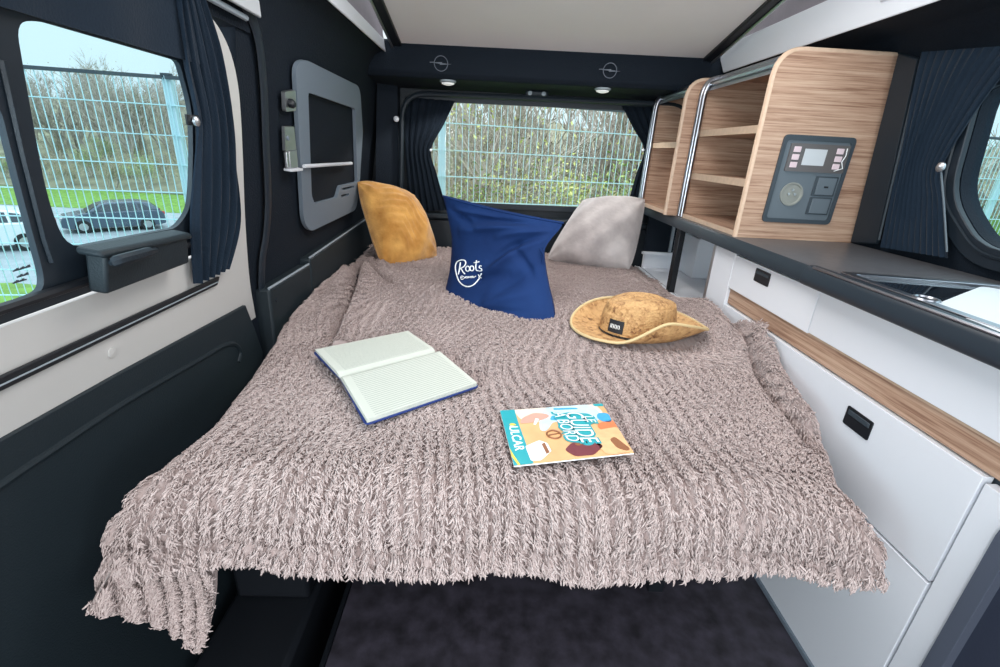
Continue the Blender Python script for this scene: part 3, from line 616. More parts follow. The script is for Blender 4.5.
# ================================================================== KITCHEN SIDE
def build_kitchen():
    XF = .75
    t = thing('kitchen_unit', 'long white kitchen cabinet with an oak stripe along the right of the bed', 'cabinet', (.93, 1.0, 0))
    m = MB()
    m.box((.775, .56, .0), (1.09, 2.33, .012))                    # base board
    m.box((.775, .56, .50), (1.09, 2.33, .515))                   # shelf under the niche
    m.box((.775, -.30, .0), (1.085, .56, .02))
    g_ = MB(); g_.box((.772, .56, .012), (.79, 2.32, .498)); g_.box((.772, -.3, .02), (.79, 1.45, .765)); gb = g_.build('gap_board', 'panel_dark', t); gb['label'] = 'grey board seen in the gaps between the fronts'
    m.box((.775, 1.45, .515), (1.08, 1.465, .775))
    m.box((.775, 2.315, .0), (1.09, 2.33, .775))
    m.box((1.07, 1.46, .515), (1.085, 2.32, .775))
    m.box((1.07, -.3, .0), (1.085, 1.45, .775))
    m.build('body', 'white', t, bevel=.001)
    def front(name, y0, y1, z0, z1, mt='white', x=XF, th=.018, bev=.0008):
        return MB().box((x, y0, z0), (x+th, y1, z1)).build(name, mt, t, bevel=bev)
    front('corner_post', 1.404, 1.535, .0, .773)
    d1 = front('drawer', 1.007, 1.4015, .668, .770)
    d2 = front('drawer', .05, 1.0045, .671, .770)
    front('oak_band', -.3, 1.400, .617, .668, 'wood_y', XF+.008, .012, .001)
    MB().box((XF+.004, -.3, .665), (XF+.02, 1.40, .674)).build('shadow_gap', 'wood_edge', t)
    d3 = front('drawer', .560, 1.400, .402, .613)
    front('plinth_panel', .560, 2.33, .0, .396)
    front('niche_rail', 1.535, 2.33, .43, .515)
    front('side_post', .512, .554, .0, .606)
    MB().box((XF, -.3, .590), (XF+.018, .512, .606)).build('fridge_top_rail', 'white', t, bevel=.002)
    MB().box((XF-.006, -.3, -.0), (XF, 2.33, .012)).build('floor_strip', 'cargo_grey', t, bevel=.001)
    def lock(dr, px):
        cs = [PX(*p, XF) for p in px]; y0 = min(c[1] for c in cs); y1 = max(c[1] for c in cs); z0 = sum(sorted(c[2] for c in cs)[:2])/2; z1 = sum(sorted(c[2] for c in cs)[2:])/2
        k = MB().plate(round_poly([(XF, y0, z0), (XF, y1, z0), (XF, y1, z1), (XF, y0, z1)], .004), (-.002, 0, 0)).build('push_handle', 'black', dr, bevel=.001)
        MB().box((XF-.0035, y0+.006, (z0+z1)/2+.004), (XF-.0015, y1-.006, z1-.006)).build('handle_button', 'panel_dark', k, bevel=.001)
    lock(d1, ((757, 268), (770, 273), (768, 287), (755, 281)))
    lock(d3, ((849, 406), (875, 422), (867, 440), (845, 424)))
    # niche
    e = MB().box((XF+.002, 1.862, .515), (XF+.026, 1.898, .775)).build('niche_divider', 'black', t, bevel=.002); e['label'] = 'black upright post in the open niche'
    e = MB().box((XF+.002, 1.535, .515), (XF+.03, 1.560, .773)).build('niche_post', 'alu', t, bevel=.003); e['label'] = 'aluminium post of the open niche'
    MB().tube([(XF-.004, 1.52, .512), (XF-.004, 2.33, .512)], .007, 8).build('niche_edge', 'alu_white', t)
    n = MB().box((.765, 2.296, .60), (.91, 2.314, .772)).build('niche_opening', 'navy', t); n['label'] = 'dark opening at the rear end of the niche'
    MB().box((.885, 2.285, .60), (.897, 2.297, .772)).build('niche_batten', 'alu_dull', t)
    MB().box((.755, 2.28, .588), (.93, 2.297, .600)).build('niche_batten', 'white', t)
    MB().box((.95, 2.12, .516), (1.068, 2.31, .70)).build('niche_box', 'white', t, bevel=.004)
    # fridge
    f = thing('fridge', 'dark grey fridge with a rounded grey door frame under the worktop', 'fridge', (.93, .25, 0))
    MB().box((.80, -.02, .022), (1.06, .50, .585)).build('body', 'panel_dark', f, bevel=.004)
    MB().plate(round_poly([(.742, .0, .03), (.742, .508, .03), (.742, .508, .582), (.742, .0, .582)], .03), (.035, 0, 0),
               [round_poly([(.742, .035, .06), (.742, .484, .06), (.742, .484, .556), (.742, .035, .556)], .015)]).build('door_frame', 'fridge_frame', f, bevel=.008, seg=3)
    MB().box((.757, .03, .055), (.79, .489, .562)).build('door_panel', 'fridge', f, bevel=.003)
    MB().box((.745, .36, .55), (.752, .46, .572)).build('door_latch', 'panel_dark', f, bevel=.003)
    # worktop
    w = MB()
    rim = round_poly([(.738, -.25, .82), (.738, .962, .82), (1.05, .905, .82), (1.085, .86, .82), (1.085, -.25, .82)], [.02, .022, .05, .05, .02])
    w.plate([(.735, -.3, .82), (.735, 2.36, .82), (1.108, 2.36, .82), (1.108, -.3, .82)], (0, 0, -.041), [[q+(Vector((.9, .4, .82))-q)*.012 for q in rim]])
    wt = thing('worktop', 'dark grey worktop along the top of the white kitchen cabinet', 'worktop', (.93, 1.4, .779))
    w.build('slab', 'worktop', wt, smooth=40)
    e = MB().sweep([(x, 1.0, z) for x, z in ((.728, .781), (.735, .779), (.735, .8195), (.728, .812))], (0, 1.355, 0)).build('edge_band', 'edge', wt, smooth=50); e['label'] = 'darker front edge'
    # nose in front of the sink
    pr = round_poly([(.700, 0, .783), (.735, 0, .779), (.735, 0, .826), (.712, 0, .826)], [.018, 0, 0, .012], 5)
    MB().sweep([(p[0], 1.02, p[2]) for p in pr], (0, -1.3, 0)).build('front_nose', 'edge', wt, smooth=50, bevel=.003)
    MB().tube([(.713, 1.0, .8255), (.713, -.25, .8255)], .003, 6).build('nose_strip', 'chrome', wt)
    # sink with glass lid
    s = thing('sink', 'built-in sink with chrome rim and dark glass lid at the near end of the worktop', 'sink', (.90, .5, .81))
    rim = [q+Vector((0, 0, .001)) for q in rim]
    inn = round_poly([(.757, -.24, .821), (.757, .938, .821), (1.04, .888, .821), (1.068, .85, .821), (1.068, -.24, .821)], [.02, .016, .04, .04, .02])
    MB().plate(rim, (0, 0, .007), [inn]).build('rim', 'chrome', s, bevel=.003, smooth=40)
    MB().plate([p+Vector((0, 0, -.012)) for p in inn], (0, 0, .013)).build('glass_lid', 'glass_black', s, smooth=30)
    rc = PZ(926, 299, .827)
    MB().tube([rc+np.array((math.cos(a)*.016, math.sin(a)*.020, 0)) for a in np.linspace(0, 2*PI, 17)[:-1]], .003, 6, closed=True).build('lid_ring', 'chrome', s)
    zc = .8235
    b = MB().plate(round_poly([PZ(934, 306, zc), PZ(982, 287, zc), (1.05, .74, zc), (1.05, -.1, zc), (.768, -.1, zc), PZ(1000, 334, zc)], [.01, .03, .03, .02, .02, 0]), (0, 0, .003)).build('lid_reflection', 'lid_glare', s, bevel=.001); b['label'] = 'bright reflection on the glass lid, made as a pale plate'  # white reflection on the glass lid, put in as a pale plate
MT['lid_glare'] = mat('white_lid_glare', (.82, .86, .9), .35, 0)  # pale colour standing in for the reflection on the lid

def build_shelves():
    def unit(label, y0, y1, x0, zt, shelves, panel_th=.018, r=.07, x1b=1.108, x1t=1.07, side2=True):
        t = thing('shelf_unit', label, 'shelf', (.93, (y0+y1)/2, .82), 'oak wall shelves over the worktop')
        zb = .8205
        def side(name, y):
            pts = round_poly([(x0, y, zb), (x1b, y, zb), (x1t, y, zt), (x0+.002, y, zt)], [0, 0, 0, r], 10)
            return MB().plate(pts, (0, panel_th, 0)).build(name, 'wood_x', t, smooth=30)
        near = side('side_panel', y0)
        side('side_panel', y1-panel_th)
        # pale edge along the near panel
        path = round_poly([(x0-.001, y0+panel_th/2, zb), (x0+.001, y0+panel_th/2, zt+.001), (x1t, y0+panel_th/2, zt+.001)], [0, r, 0], 10)
        MB().tube(path, .0095, 8).build('edge_band', 'wood_edge', near)
        ya, yb = y0+panel_th, y1-panel_th
        MB().hexa([(x1b-.03, ya, zb), (x1b-.022, ya, zb), (x1b-.022, yb, zb), (x1b-.03, yb, zb), (x1t-.012, ya, zt-.02), (x1t-.004, ya, zt-.02), (x1t-.004, yb, zt-.02), (x1t-.012, yb, zt-.02)]).build('back_panel', 'wood_y', t)
        MB().box((x0+r*.8, ya, zt-.014), (x1t, yb, zt-.001)).build('top_panel', 'wood_y', t, bevel=.001)
        b = MB().box((x0+.006, ya, zb), (x1b-.03, yb, zb+.014)).build('bottom_panel', 'wood_y', t, bevel=.001)
        MB().box((x0+.002, ya, zb), (x0+.006, yb, zb+.015)).build('edge_band', 'wood_edge', b)
        for z in shelves:
            s = MB().box((x0+.018, ya, z), (x1b-.045, yb, z+.021)).build('shelf_board', 'wood_y', t)
            MB().box((x0+.014, ya, z-.0005), (x0+.018, yb, z+.0215)).build('edge_band', 'wood_edge', s)
        # chrome rails: along the top front and down the far side
        ins = .012
        far = round_poly([(x0-.002, yb-.004, zb+.002), (x0, yb-.004, zt-.006), (x0+.12, yb-.004, zt-.004)], [0, r, 0], 10)
        for dx, dy in ((0, 0), (.003, -.018)):
            MB().tube([(p[0]+dx, p[1]+dy, p[2]) for p in far], .0085, 12).build('rail', 'chrome', t)
        for (x, z, q) in ((x0+.02, zt-.028, .009), (x0+.05, zt-.008, .009)):
            MB().tube([(x, ya, z), (x, yb, z)], q, 8).build('rail', 'chrome', t)
        MB().plate(round_poly([(x0+.012, ya, zt-.052), (x0+.036, ya, zt-.014), (x0+.07, ya, zt-.004), (x0+.07, ya, zt-.014)], 0), (0, yb-ya, 0)).build('roller_cover', 'alu', t, smooth=40)
        return t
    a = unit('larger oak shelf unit with two open shelves and a control panel on its end', 1.419, 1.918, .750, 1.318, [.965, 1.115])
    b = unit('narrower oak shelf unit next to the rear window', 1.922, 2.32, .708, 1.306, [1.075], r=.07)
    # cable holes in the larger unit
    for (u, v) in ((703, 171), (744, 173)):
        p = PX(u, v, 1.07); MB().lathe((1.067, max(1.45, min(1.83, p[1])), p[2] if .9 < p[2] < 1.3 else 1.0), [(.008, 0), (.008, .004), (0, .004)], 12, (0, 1, 0), (0, 0, 1), (-1, 0, 0)).build('cable_hole', 'black', a)
    # control panel on the end of the larger unit
    Y = 1.4185; x0, x1, z1, z0 = .813, 1.020, 1.113, .871
    def Q(s, q, d=0): return np.array((x0+(x1-x0)*s+(.006*(1-q)-.003), Y-d, z1-(z1-z0)*q))
    cp = MB().plate(round_poly([Q(0, 1), Q(1, 1), Q(1, 0), Q(0, 0)], .014), (0, -.007, 0), [round_poly([Q(.05, .95), Q(.95, .95), Q(.95, .06), Q(.05, .06)], .01)]).build('control_panel', 'panel_dark', a, bevel=.002); cp['label'] = 'slate grey control panel with display, socket and switches'
    MB().plate([Q(.04, .96), Q(.96, .96), Q(.96, .05), Q(.04, .05)], (0, -.003, 0)).build('face_plate', 'panel_grey', cp, smooth=0)
    MB().plate(round_poly([Q(.12, .40, .003), Q(.94, .40, .003), Q(.94, .09, .003), Q(.12, .09, .003)], .004), (0, -.006, 0)).build('display', 'display_body', cp, bevel=.001)
    MB().plate([Q(.32, .325, .009), Q(.63, .325, .009), Q(.63, .145, .009), Q(.32, .145, .009)], (0, -.001, 0)).build('screen', 'screen', cp, smooth=0)
    for s in (.16, .76):
        for k in range(3):
            q = .125+k*.085
            MB().plate([Q(s, q+.062, .009), Q(s+.10, q+.062, .009), Q(s+.10, q, .009), Q(s, q, .009)], (0, -.002, 0)).build('button', 'button', cp, bevel=.001)
    MB().tube([Q(.89, .12, .011), Q(.90, .2, .011), Q(.87, .27, .011), Q(.91, .34, .011), Q(.80, .375, .011)], .0012, 5).build('film_crease', 'whiteprint', cp)
    c = Q(.32, .66, .003)
    MB().lathe(c, [(.033, 0), (.033, .004), (.029, .004), (.027, -.0), (.012, .001), (0, .001)], 32, (1, 0, 0), (0, 0, 1), (0, -1, 0)).build('power_socket', 'socket', cp)
    m = MB()
    for dx, dz in ((-.009, 0), (.009, 0), (0, .012)): m.lathe(c+np.array((dx, -.001, dz)), [(.0035, 0), (.0035, .004), (0, .004)], 10, (1, 0, 0), (0, 0, 1), (0, -1, 0))
    m.build('socket_pins', 'alu', cp)
    for (qa, qb) in ((.44, .665), (.68, .885)):
        k = MB().plate([Q(.60, qb, .003), Q(.92, qb, .003), Q(.92, qa, .003), Q(.60, qa, .003)], (0, -.004, 0)).build('switch_frame', 'panel_dark', cp, bevel=.001)
        MB().plate([Q(.635, qb-.015, .007), Q(.895, qb-.015, .007), Q(.895, qa+.015, .007), Q(.635, qa+.015, .007)], (0, -.002, 0)).build('rocker', 'panel_grey', k, bevel=.001)
        if qa < .5: MB().plate([Q(.74, .57, .009), Q(.80, .57, .009), Q(.80, .55, .009), Q(.74, .55, .009)], (0, -.001, 0)).build('slot', 'black', k, smooth=0)
MT['socket'] = mat('socket_grey_beige', lin((138, 140, 134)), .5)

# ================================================================== THE BED AND WHAT LIES ON IT
ZB = .565
def hash_noise(x, y, seed=0):
    """Smooth 2-D value noise on numpy arrays."""
    r = np.random.default_rng(seed).random((64, 64))
    xi = np.floor(x).astype(int); yi = np.floor(y).astype(int); fx = x-xi; fy = y-yi
    fx = fx*fx*(3-2*fx); fy = fy*fy*(3-2*fy)
    g = lambda a, b: r[a % 64, b % 64]
    return (g(xi, yi)*(1-fx)+g(xi+1, yi)*fx)*(1-fy)+(g(xi, yi+1)*(1-fx)+g(xi+1, yi+1)*fx)*fy

XLF = np.array([[.30, -.44], [.62, -.438], [.72, -.430], [.9, -.453], [1.1, -.49], [1.35, -.535], [1.6, -.560], [2.3, -.562]])     # flat width towards the door
XRF = np.array([[.30, .525], [.62, .538], [.72, .595], [.87, .640], [.97, .675], [1.05, .703], [1.13, .725], [1.25, .735], [2.3, .735]])           # and towards the kitchen
DLF = np.array([[.30, .125], [.62, .125], [.95, .11], [1.2, .06], [1.4, .01], [2.3, .0]])
DRF = np.array([[.30, .09], [.62, .09], [.87, .09], [1.0, .07], [1.10, .0], [2.3, .0]])
YF = .60
def bend(a, r=.075, amax=1.30):
    """Arc length past a soft edge -> (advance, drop)."""
    th = np.minimum(a/r, amax); adv = r*np.sin(th); dr = r*(1-np.cos(th))
    ex = np.maximum(a-r*amax, 0)
    return adv+ex*math.cos(amax), dr+ex*math.sin(amax)
CREASES = [  # polylines on the bed plane with depth (negative = groove) and width
 ([(359, 262), (355, 285), (344, 316), (330, 345)], -.040, .015), ([(369, 262), (364, 288), (352, 320), (338, 350)], .022, .020), ([(366, 262), (379, 273), (396, 286)], -.030, .012), ([(380, 262), (394, 276), (412, 288)], .014, .018),
 ([(345, 270), (338, 290), (322, 318)], .018, .022),
 ([(685, 297), (699, 303), (722, 321), (743, 345), (758, 369), (776, 393), (800, 420), (814, 440)], -.052, .015), ([(700, 297), (730, 318), (752, 343), (768, 367), (788, 392), (810, 418)], .030, .022),
 ([(735, 306), (747, 312), (759, 327), (770, 348), (781, 370)], -.020, .010), ([(640, 270), (656, 282), (664, 300)], -.016, .010), ([(620, 272), (640, 282), (650, 296)], .010, .02), ([(655, 272), (672, 288), (690, 298)], .012, .016),
 ([(300, 345), (255, 390), (215, 450)], .008, .03)]
def blanket_points(s, t):
    """s in [0,1] across (door -> kitchen), t in [0,1] from the back to the front hem."""
    LT = 2.30-YF; LD = .150
    at = t*(LT+LD); y = np.where(at < LT, 2.30-at, YF); aF = np.maximum(at-LT, 0)
    advF, drF = bend(aF)
    yq = y
    xl_ = np.interp(yq, XLF[:, 0], XLF[:, 1]); xr_ = np.interp(yq, XRF[:, 0], XRF[:, 1])
    dl = np.interp(yq, DLF[:, 0], DLF[:, 1]); dr = np.interp(yq, DRF[:, 0], DRF[:, 1])
    W = xr_-xl_; tot = W+dl+dr; a = s*tot
    aL = np.maximum(dl-a, 0); aR = np.maximum(a-dl-W, 0)
    x = xl_+np.clip(a-dl, 0, W)
    advL, drL = bend(aL, .055); advR, drR = bend(aR, .05)
    x = x-advL+advR
    yy = y-advF
    drF = drF*(1-.26*np.clip((x-.15)/.4, 0, 1))
    drR = drR*(1-.35*np.clip(aF/.1, 0, 1))
    z = ZB-np.sqrt(drL**2+drF**2+drR**2+1e-12)
    # mattress softness, roll towards the edges
    z = z+.012*(hash_noise(x*4+9, yy*4+3, 1)-.5)+.008*(hash_noise(x*9+2, yy*9+5, 2)-.5)
    z = z-.03*np.exp(-((x-xl_)/.09)**2)*np.clip((1.5-yy)/.4, 0, 1)*.4-.012*np.exp(-((x-xr_)/.07)**2)*(yy < 1.1)
    # cloth pushed up against the kitchen front
    z = z+.040*np.exp(-((xr_-x)/.075)**2)*np.clip((yy-1.0)/.12, 0, 1)*np.clip((1.75-yy)/.3, 0, 1)
    z = z-.050*np.exp(-((xr_-x)/.075)**2)*np.clip((yy-1.45)/.25, 0, 1)
    # hem sways a little
    k = np.clip(aF/.1, 0, 1)
    x = x-.035*k*np.exp(-((x-xl_)/.10)**2)
    yy = yy+k*(.007*np.sin(x*17+1)+.004*np.sin(x*31))
    z = z+k*.003*np.sin(x*9+.6)
    for pl, d, w in CREASES:
        q = np.array([PZ(u, v, ZB)[:2] for u, v in pl]); best = np.full(x.shape, 1e9)
        for i in range(len(q)-1):
            a0, b0 = q[i], q[i+1]; e = b0-a0; L = e@e
            tt = np.clip(((x-a0[0])*e[0]+(yy-a0[1])*e[1])/L, 0, 1)
            best = np.minimum(best, np.hypot(x-a0[0]-e[0]*tt, yy-a0[1]-e[1]*tt))
        z = z+d*np.exp(-(best/w)**2)*(1-k)
    return np.stack([x, yy, z], -1)
def GROOVE(G):
    """Fewer tufts stand in the bottom of a deep crease."""
    out = np.ones(G.shape[:2])
    for pl, d, w in CREASES:
        if d > -.02: continue
        q = np.array([PZ(u, v, ZB)[:2] for u, v in pl]); best = np.full(out.shape, 1e9)
        for i in range(len(q)-1):
            a0, b0 = q[i], q[i+1]; e = b0-a0; tt = np.clip(((G[..., 0]-a0[0])*e[0]+(G[..., 1]-a0[1])*e[1])/(e@e), 0, 1)
            best = np.minimum(best, np.hypot(G[..., 0]-a0[0]-e[0]*tt, G[..., 1]-a0[1]-e[1]*tt))
        out *= 1-.96*np.exp(-(best/(w*1.0))**2)
    return out
def blanket_z(x, y):
    """Height of the cloth at a flat place on the bed."""
    return ZB+.012*(float(hash_noise(np.array(x*4+9), np.array(y*4+3), 1))-.5)+.008*(float(hash_noise(np.array(x*9+2), np.array(y*9+5), 2))-.5)

def shrink(pts, k):
    q = np.array([p[:2] for p in pts]); c = q.mean(0); return [tuple(c+(p-c)*k) for p in q]
PRESSED = [shrink([PZ(u, v, ZB+.01) for u, v in ((315, 348), (408, 329.5), (477, 382), (367, 418.5))], 1.0), shrink([PZ(u, v, ZB+.01) for u, v in ((500, 411), (602, 404), (634, 453), (514, 466))], 1.0),
           [(.425+.175*math.cos(a), 1.225+.125*math.sin(a)) for a in np.linspace(0, 2*PI, 20)]]
def build_bed():
    b = thing('bed', 'dark upholstered folded-out bench bed under the fleece blanket', 'bed', (.1, 1.4, 0))
    m = MB()
    m.box((-.49, .66, .44), (.60, 1.05, .535)); mm = MB(); mm.box((-.55, 1.06, .44), (.72, 2.30, .535))
    m.build('mattress', 'mattress', b, bevel=.03, seg=4); mm.build('mattress', 'mattress', b, bevel=.03, seg=4)
    MB().box((-.45, .72, .41), (.56, 2.28, .438)).build('frame', 'black', b, bevel=.003)
    MB().box((-.29, 1.15, .0), (.50, 2.2, .41)).build('bench_base', 'black', b, bevel=.01)
    for x in (-.26, .46): MB().box((x-.02, .86, .0), (x+.02, .90, .41)).build('leg', 'black', b, bevel=.003)
    # step box in the well
    s = thing('step_box', 'black plastic step box in the door well under the blanket corner', 'box', (-.45, .75, -.17))
    MB().hexa([(-.58, .62, -.17), (-.36, .62, -.17), (-.36, 1.05, -.17), (-.58, 1.05, -.17), (-.57, .63, .02), (-.38, .63, .02), (-.38, 1.05, .02), (-.57, 1.05, .02)]).build('body', 'black', s, bevel=.012, seg=3)
    MB().box((-.56, .80, .02), (-.39, 1.04, .16)).build('rear_riser', 'black', s, bevel=.01)

    # --- fleece blanket: base cloth with wavy ribs plus a pile of short tufts, one mesh
    ns, nt = 300, 380
    S, T = np.meshgrid(np.linspace(0, 1, ns), np.linspace(0, 1, nt))
    P = blanket_points(S, T)
    # ear of cloth folded back under the front corner next to the door
    ne, me_ = 40, 34
    U, Wv = np.meshgrid(np.linspace(0, 1, ne), np.linspace(0, 1, me_))
    A, B_, C_, D_ = [np.array(q, float) for q in (PY(89, 611, .466), PY(203, 655, .500), PY(215, 574, .525), PY(122, 550, .500))]
    E_ = (A*(1-U[..., None])+B_*U[..., None])*(1-Wv[..., None])+(D_*(1-U[..., None])+C_*U[..., None])*Wv[..., None]
    E_[..., 1] += .022*np.sin(U*PI)*(1-Wv*.5)+.01*np.sin(Wv*PI)
    E_[..., 2] -= .007*np.sin(U*PI)*(1-Wv)
    E_[..., 2] += .016*(U**8)*(1-Wv)**3
    def normals(G):
        du = np.gradient(G, axis=1); dv = np.gradient(G, axis=0); n = np.cross(dv, du)
        n /= np.linalg.norm(n, axis=-1, keepdims=True)+1e-12; return n, du/(np.linalg.norm(du, axis=-1, keepdims=True)+1e-12), dv/(np.linalg.norm(dv, axis=-1, keepdims=True)+1e-12)
    verts = []; quads = []; base = 0
    tv_all = []; tq_all = []
    def ribs(G, fs):
        """Wavy rib pattern: height 0..1 at every point."""
        x, y = G[..., 0], G[..., 1]+ (ZB-G[..., 2])*-.8
        w = x+.020*hash_noise(x*14+3, y*10+1, 5)+.030*hash_noise(x*5, y*4, 6)+.06*hash_noise(x*2+4, y*2+8, 7)
        rot = .45*(hash_noise(x*2.2+1, y*2.2+6, 8)-.5)
        ph = (w+rot*y*.5)/.0195*2*PI
        return .5+.5*np.sin(ph)
    for G, flip, dens in ((P, 1, 210000), (E_, -1, 6000)):
        n, du, dv = normals(G)
        if flip > 0 and n[5, n.shape[1]//2, 2] < 0: n = -n
        if flip < 0 and n[n.shape[0]//2, n.shape[1]//2, 1] > 0: n = -n
        R = ribs(G, 1)
        D = G+n*((.0105-.0055*np.clip((G[..., 1]-.56)/.15, 0, 1))*R+.002*hash_noise(G[..., 0]*130, G[..., 1]*130+G[..., 2]*90, 11))[..., None]
        if flip > 0:
            hd = ((1-T)*(2.30-YF+.150))
            D = D+n*(.006*np.exp(-((hd-.004)/.010)**2)-.008*np.exp(-((hd-.026)/.007)**2))[..., None]
        nv_, nu_ = G.shape[:2]
        idx = np.arange(nv_*nu_).reshape(nv_, nu_)
        q = np.stack([idx[:-1, :-1], idx[:-1, 1:], idx[1:, 1:], idx[1:, :-1]], -1).reshape(-1, 4)
        under = G-n*.006
        verts += [D.reshape(-1, 3), under.reshape(-1, 3)]
        quads += [q+base, q[:, ::-1]+base+nv_*nu_]; base += 2*nv_*nu_
        bd = np.concatenate([idx[0, :], idx[1:, -1], idx[-1, -2::-1], idx[-2:0, 0]]); b2 = np.roll(bd, -1)
        quads.append(np.stack([bd, b2, b2+nv_*nu_, bd+nv_*nu_], -1)+base-2*nv_*nu_)
        # tufts
        cell = np.linalg.norm(np.cross(np.gradient(G, axis=1), np.gradient(G, axis=0)), axis=-1)
        Rk = np.maximum(R, np.exp(-((((1-T)*(2.30-YF+.150))-.006)/.010)**2)) if flip > 0 else R
        pr = cell*(.10+.30*np.clip((G[..., 1]-.56)/.15, 0, 1)+Rk**1.8)*np.clip(2.4-G[..., 1], .55, 1.6); 
        if flip > 0: pr = pr*GROOVE(G)
        pr /= pr.sum()
        pick = RNG.choice(nv_*nu_, dens, p=pr.ravel())
        iv, iu = pick//nu_, pick % nu_
        # extra fringe along hem and side edges
        if flip > 0:
            eu = np.concatenate([RNG.integers(0, nu_, 2600), np.zeros(1500, int), np.full(1300, nu_-1)]); ev = np.concatenate([np.full(2600, nv_-1), RNG.integers(int(nv_*.35), nv_, 1500), RNG.integers(int(nv_*.25), nv_, 1300)])
            iv = np.concatenate([iv, ev]); iu = np.concatenate([iu, eu])
        else:
            eu = RNG.integers(0, nu_, 220); iv = np.concatenate([iv, np.zeros(220, int)]); iu = np.concatenate([iu, eu])
        keep = np.ones(len(iv), bool)
        if flip > 0:
            px, py = G[iv, iu, 0], G[iv, iu, 1]
            for poly in PRESSED:
                ins = np.zeros(len(iv), bool); j = len(poly)-1
                for i in range(len(poly)):
                    (xi, yi), (xj, yj) = poly[i], poly[j]
                    ins ^= ((yi > py) != (yj > py)) & (px < (xj-xi)*(py-yi)/(yj-yi+1e-12)+xi); j = i
                keep &= ~ins
        iv, iu = iv[keep], iu[keep]
        k = len(iv)
        c = D[iv, iu]+du[iv, iu]*RNG.normal(0, .003, k)[:, None]+dv[iv, iu]*RNG.normal(0, .003, k)[:, None]
        nn = n[iv, iu]; side = du[iv, iu]; fwd = dv[iv, iu]
        ang = RNG.normal(0, .42, k)+1.3*(hash_noise(c[:, 0]*9+7, c[:, 1]*9+2, 13)-.5)
        lean = fwd*np.cos(ang)[:, None]+side*np.sin(ang)[:, None]
        wid = np.cross(nn, lean)
        ln = RNG.uniform(.008, .0145, k); hw = RNG.uniform(.0010, .0019, k); hh = RNG.uniform(.0018, .0042, k)
        segs = 4; ring = 4
        prof_l = np.array([0, .35, .72, 1.0]); prof_h = np.array([-.35, .75, .95, .45]); prof_w = np.array([.75, 1.0, .72, .14])
        out = np.empty((k, segs*ring, 3))
        for i in range(segs):
            cc = c+lean*(prof_l[i]*ln)[:, None]+nn*(prof_h[i]*hh)[:, None]
            r = (hw*prof_w[i])[:, None]
            out[:, i*ring+0] = cc+wid*r; out[:, i*ring+1] = cc+nn*r*.8; out[:, i*ring+2] = cc-wid*r; out[:, i*ring+3] = cc-nn*r*.8
        fq = []
        for i in range(segs-1):
            for j in range(ring): fq.append((i*ring+j, i*ring+(j+1) % ring, (i+1)*ring+(j+1) % ring, (i+1)*ring+j))
        fq.append(tuple((segs-1)*ring+j for j in range(ring)))
        fq = np.array(fq)
        tv_all.append(out.reshape(-1, 3)); tq_all.append((np.arange(k)[:, None, None]*segs*ring+fq[None]).reshape(-1, 4)+sum(len(a) for a in tv_all[:-1]))
    bv = np.concatenate(verts); tv = np.concatenate(tv_all); bq = np.concatenate(quads); tq = np.concatenate(tq_all)+len(bv)
    AV = np.concatenate([bv, tv]); AQ = np.concatenate([bq, tq])
    me = bpy.data.meshes.new('fleece_blanket')
    me.vertices.add(len(AV)); me.vertices.foreach_set('co', AV.astype(np.float32).ravel())
    me.loops.add(len(AQ)*4); me.loops.foreach_set('vertex_index', AQ.astype(np.int32).ravel())
    me.polygons.add(len(AQ)); me.polygons.foreach_set('loop_start', np.arange(0, len(AQ)*4, 4, dtype=np.int32))
    me.polygons.foreach_set('use_smooth', np.ones(len(AQ), bool))
    me.materials.append(MT['fleece_base']); me.materials.append(MT['fleece'])
    mi = np.zeros(len(AQ), np.int32); mi[len(bq):] = 1; me.polygons.foreach_set('material_index', mi)
    me.update(calc_edges=True); me.validate()
    o = bpy.data.objects.new('fleece_blanket', me); COL.objects.link(o)
    tag(o, 'fluffy dusty-pink fleece blanket spread over the whole bed', 'blanket')
MT['fleece_base'] = mat('fleece_ground', lin((172, 154, 150)), .95, spec=.1, sheen=.3)
MT['fleece'] = island_mat('fleece_tufts', lin((171, 154, 150)), lin((199, 183, 179)), .95, [(.5, lin((185, 168, 164)))])

def cushion_fn(c4, thick, pinch=.06, lump=.006, seed=3, corner=.045):
    """Stuffed cushion through four 3-D corners (tl, tr, br, bl): returns fn(u, v, side)."""
    tl, tr, br, bl = [np.array(p, float) for p in c4]
    n = np.cross(tr-tl, bl-tl); n /= np.linalg.norm(n)
    if n[1] > 0: n = -n                                   # front faces the camera
    cen = (tl+tr+br+bl)/4
    def fn(u, v, side):
        a = 2*u-1; b = 2*v-1
        # edges bow inwards between the corners
        ea = a*(1-pinch*(1-b*b)-corner*b**6); eb = b*(1-pinch*(1-a*a)-corner*a**6)
        uu = (ea+1)/2; vv = (eb+1)/2
        p = (tl*(1-uu)+tr*uu)*(1-vv)+(bl*(1-uu)+br*uu)*vv
        h = max(0, (1-abs(a)**2.4))**.55*max(0, (1-abs(b)**2.4))**.55
        rr = math.hypot(abs(a)-1, abs(b)-1); th = math.atan2(1-abs(b), 1-abs(a)+1e-6)
        w = lump*(math.sin(a*5+seed)*math.cos(b*4+seed*2)+.6*math.sin(a*9+b*7+seed))*h+lump*1.1*math.sin(th*9+seed)*math.exp(-(rr/.55)**2)*h**.5
        return p+n*side*(thick*h+w)
    return fn, n
